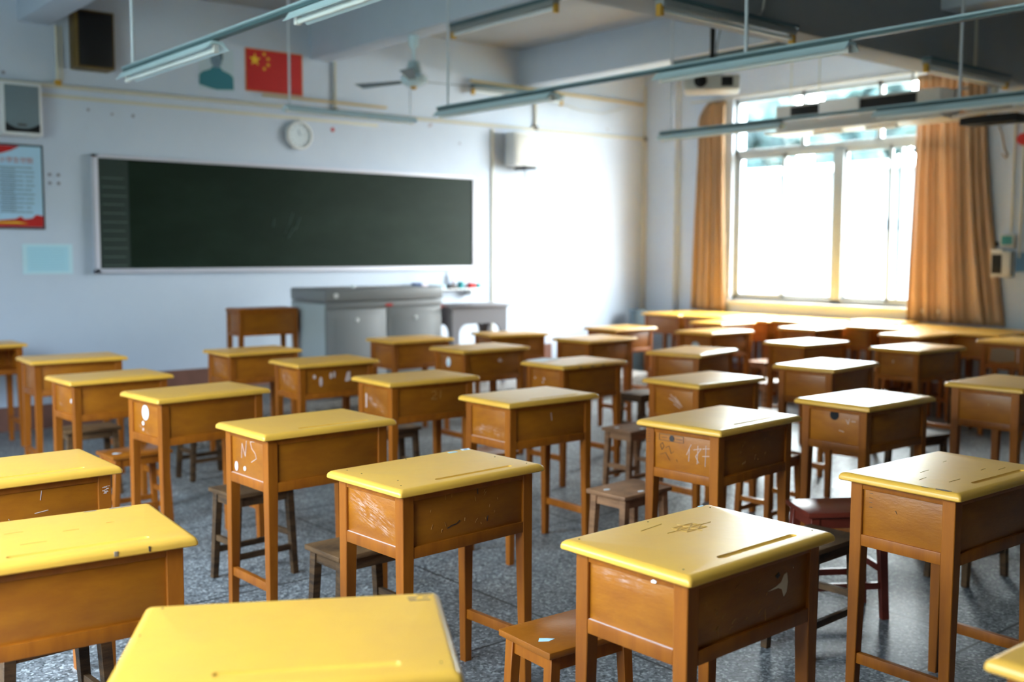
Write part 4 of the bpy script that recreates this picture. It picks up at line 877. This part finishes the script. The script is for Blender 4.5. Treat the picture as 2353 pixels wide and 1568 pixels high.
# ------------------------------------------------------------------ curtains
def curtain(ytl, ytr, ybl, ybr, zt, zb, folds, lab, neck=0, xw=9.90):
    NU, NV = 160, 40; bm = bmesh.new(); G = []; rr = random.Random(folds)
    ph = [rr.uniform(-.35,.35) for _ in range(40)]; am = [rr.uniform(.55,1.0) for _ in range(40)]
    for j in range(NV+1):
        t = j/NV; row = []
        for i in range(NU+1):
            u = i/NU; e = t**1.6
            ya, yb_ = ytl + (ybl-ytl)*e, ytr + (ybr-ytr)*e
            if neck: q = max(0, 1 - t/.09); ya, yb_ = ya + neck*(-q*q), yb_
            fi = u*folds; k = int(fi) % 38; aa = (am[k]*(1-(fi % 1)) + am[k+1]*(fi % 1)); pp = ph[k]*(1-(fi % 1)) + ph[k+1]*(fi % 1)
            x = xw + .032*aa*math.sin(6.28318*(fi + pp*(.4+.8*t))) + .008*math.sin(9*u+6*t)
            y = ya + (yb_-ya)*u + .010*math.cos(6.28318*fi*1.0+2)*t
            row.append(bm.verts.new((x, y, zt + (zb-zt)*t)))
        G.append(row)
    for a, c in zip(G, G[1:]):
        for i in range(NU): bm.faces.new((a[i], a[i+1], c[i+1], c[i]))
    me = bpy.data.meshes.new('curtain'); bm.to_mesh(me); bm.free(); me.materials.append(M['curtain'])
    for p in me.polygons: p.use_smooth = True
    o = put('window_curtain', me); md = o.modifiers.new('thick', 'SOLIDIFY'); md.thickness = .003; return tag(o, lab, 'curtain', 'tan curtains at the window')
curtain(8.45, 8.03, 8.52, 7.98, 3.26, .80, 6, 'narrow gathered tan curtain at the left side of the window', neck=.16)
curtain(5.62, 4.93, 5.66, 4.66, 3.25, .80, 9, 'wide tan curtain at the right side of the window')
tag(MB().tube([(9.90,4.7,3.285),(9.90,8.55,3.285)], .012, 10).obj('curtain_rod', 'offwhite'), 'white curtain rod above the window', 'rod')
# ------------------------------------------------------------------ right wall boxes
def rbox(name, y0_, y1_, z0_, z1_, m_, lab, cat, d=.05): return tag(MB().box(XR-d, XR, y0_, y1_, z0_, z1_, .004).obj(name, m_), lab, cat)
cbx = thing('control_box', 'grey wall control box with teal display right of the right curtain', 'control box', (XR, 4.67, 1.60))
MB().box(-.05, 0, -.07, .065, -.06, .07, .005).obj('box', 'offwhite', cbx); MB().box(-.054, -.048, -.055, .05, -.03, .055, .002).obj('display', 'greenbox', cbx)
rbox('wall_switch', 4.765, 4.81, 1.555, 1.60, 'dark', 'small black switch beside the control box', 'switch', .02)
rack = thing('wall_rack', 'narrow black-fronted rack under the control box', 'rack', (XR, 4.71, 1.40))
MB().box(-.09, 0, -.10, .085, -.13, .11, .004).obj('case', 'offwhite', rack); MB().box(-.094, -.088, -.02, .075, -.10, .08, .002).obj('black_front', 'dark', rack); MB().box(-.10, -.0, -.02, .085, .108, .128, .002).obj('lid', 'white', rack)
rbox('wall_notice', 4.30, 4.60, 1.32, 1.50, 'bluepaper', 'plain blue notice on the wall at the right frame edge', 'notice', .004)
for y_, lab in ((4.645, 'left vertical pipe on the shaded right wall'), (4.56, 'right vertical pipe on the shaded right wall')):
    tag(MB().tube([(XR-.02, y_, 1.68 if y_ > 4.6 else 1.45), (XR-.02, y_, 2.90)], .010, 8).obj('wall_pipe', 'pipe'), lab, 'pipe')
tag(MB().lathe([(.001,0),(.05,.0),(.06,.05),(.04,.09),(.001,.10)], (XR-.10, 4.545, 2.54), 'X', 20).obj('alarm_bell', 'red'), 'red round alarm on the wall at the right frame edge', 'alarm')
tag(MB().tube([(XR-.02,4.80,2.68),(XR-.03,4.77,2.62),(XR-.02,4.755,2.52),(XR-.02,4.735,2.45),(XR-.02,4.71,2.42),(XR-.02,4.725,2.38),(XR-.02,4.76,2.42)], .008, 8).obj('coiled_cable', 'chip'), 'loose brown cable hanging on the wall right of the curtain', 'cable')

# ------------------------------------------------------------------ outside the windows
og = MB().box(-90, 90, -90, 110, -5.2, -5).obj('outside_ground', 'dirt'); og['kind'] = 'structure'
lb = MB().box(-34, -24, -50, 60, -5, 9).obj('low_daylight_blocker', 'dirt'); lb['kind'] = 'structure'  # unseen mass added to block low daylight reaching the left windows
fb = thing('white_building', 'bright white building outside the window', 'building', (34, 26, -5))
MB().box(0, 8, -30, 32, 0, 9.45).obj('wall', 'concrete', fb); MB().box(-.3, 8.3, -30.3, 32.3, 9.45, 9.7).obj('roof_edge', 'sill', fb)
for k in range(8):
    MB().box(-.02, .02, -26+7*k, -23+7*k, 5.2, 5.25).obj('ledge', 'offwhite', fb)
MB().box(-1.2, 0, -30, 32, 4.2, 4.5).obj('balcony_ledge', 'sill', fb)
def tree(x, y, z, s_, seed, lab):
    r = thing('leafy_tree', lab, 'tree', (x, y, z), 0, 'trees beyond the white building'); rr = random.Random(seed)
    MB().tube([(0,0,0),(0,.1,5),(.1,0,11)], .3, 8, .15).obj('trunk', 'bark', r)
    bm = bmesh.new()
    for k in range(34):
        rad = s_*rr.uniform(.18,.30); c = Vector((rr.uniform(-.46,.46), rr.uniform(-.46,.46), rr.uniform(-.9,.9)))*s_ + Vector((0,0,12.5))
        b2 = bmesh.ops.create_icosphere(bm, subdivisions=2, radius=rad, matrix=Matrix.Translation(c))
        for v in b2['verts']: v.co += (v.co-c).normalized()*rad*rr.uniform(-.35,.35)
    mb = MB(); mb.bm.free(); mb.bm = bm; mb.obj('crown', 'leaf', r)
TL = ['leftmost', 'second', 'third', 'rightmost']
for k in range(4):
    tree(50.5, 46-7*k, -5, 4.1, 30+k, '%s leafy tree of the nearer row behind the white building' % TL[k])
    tree(58.5, 51-7*k, -5, 4.3, 60+k, '%s leafy tree of the farther row behind the white building' % TL[k])
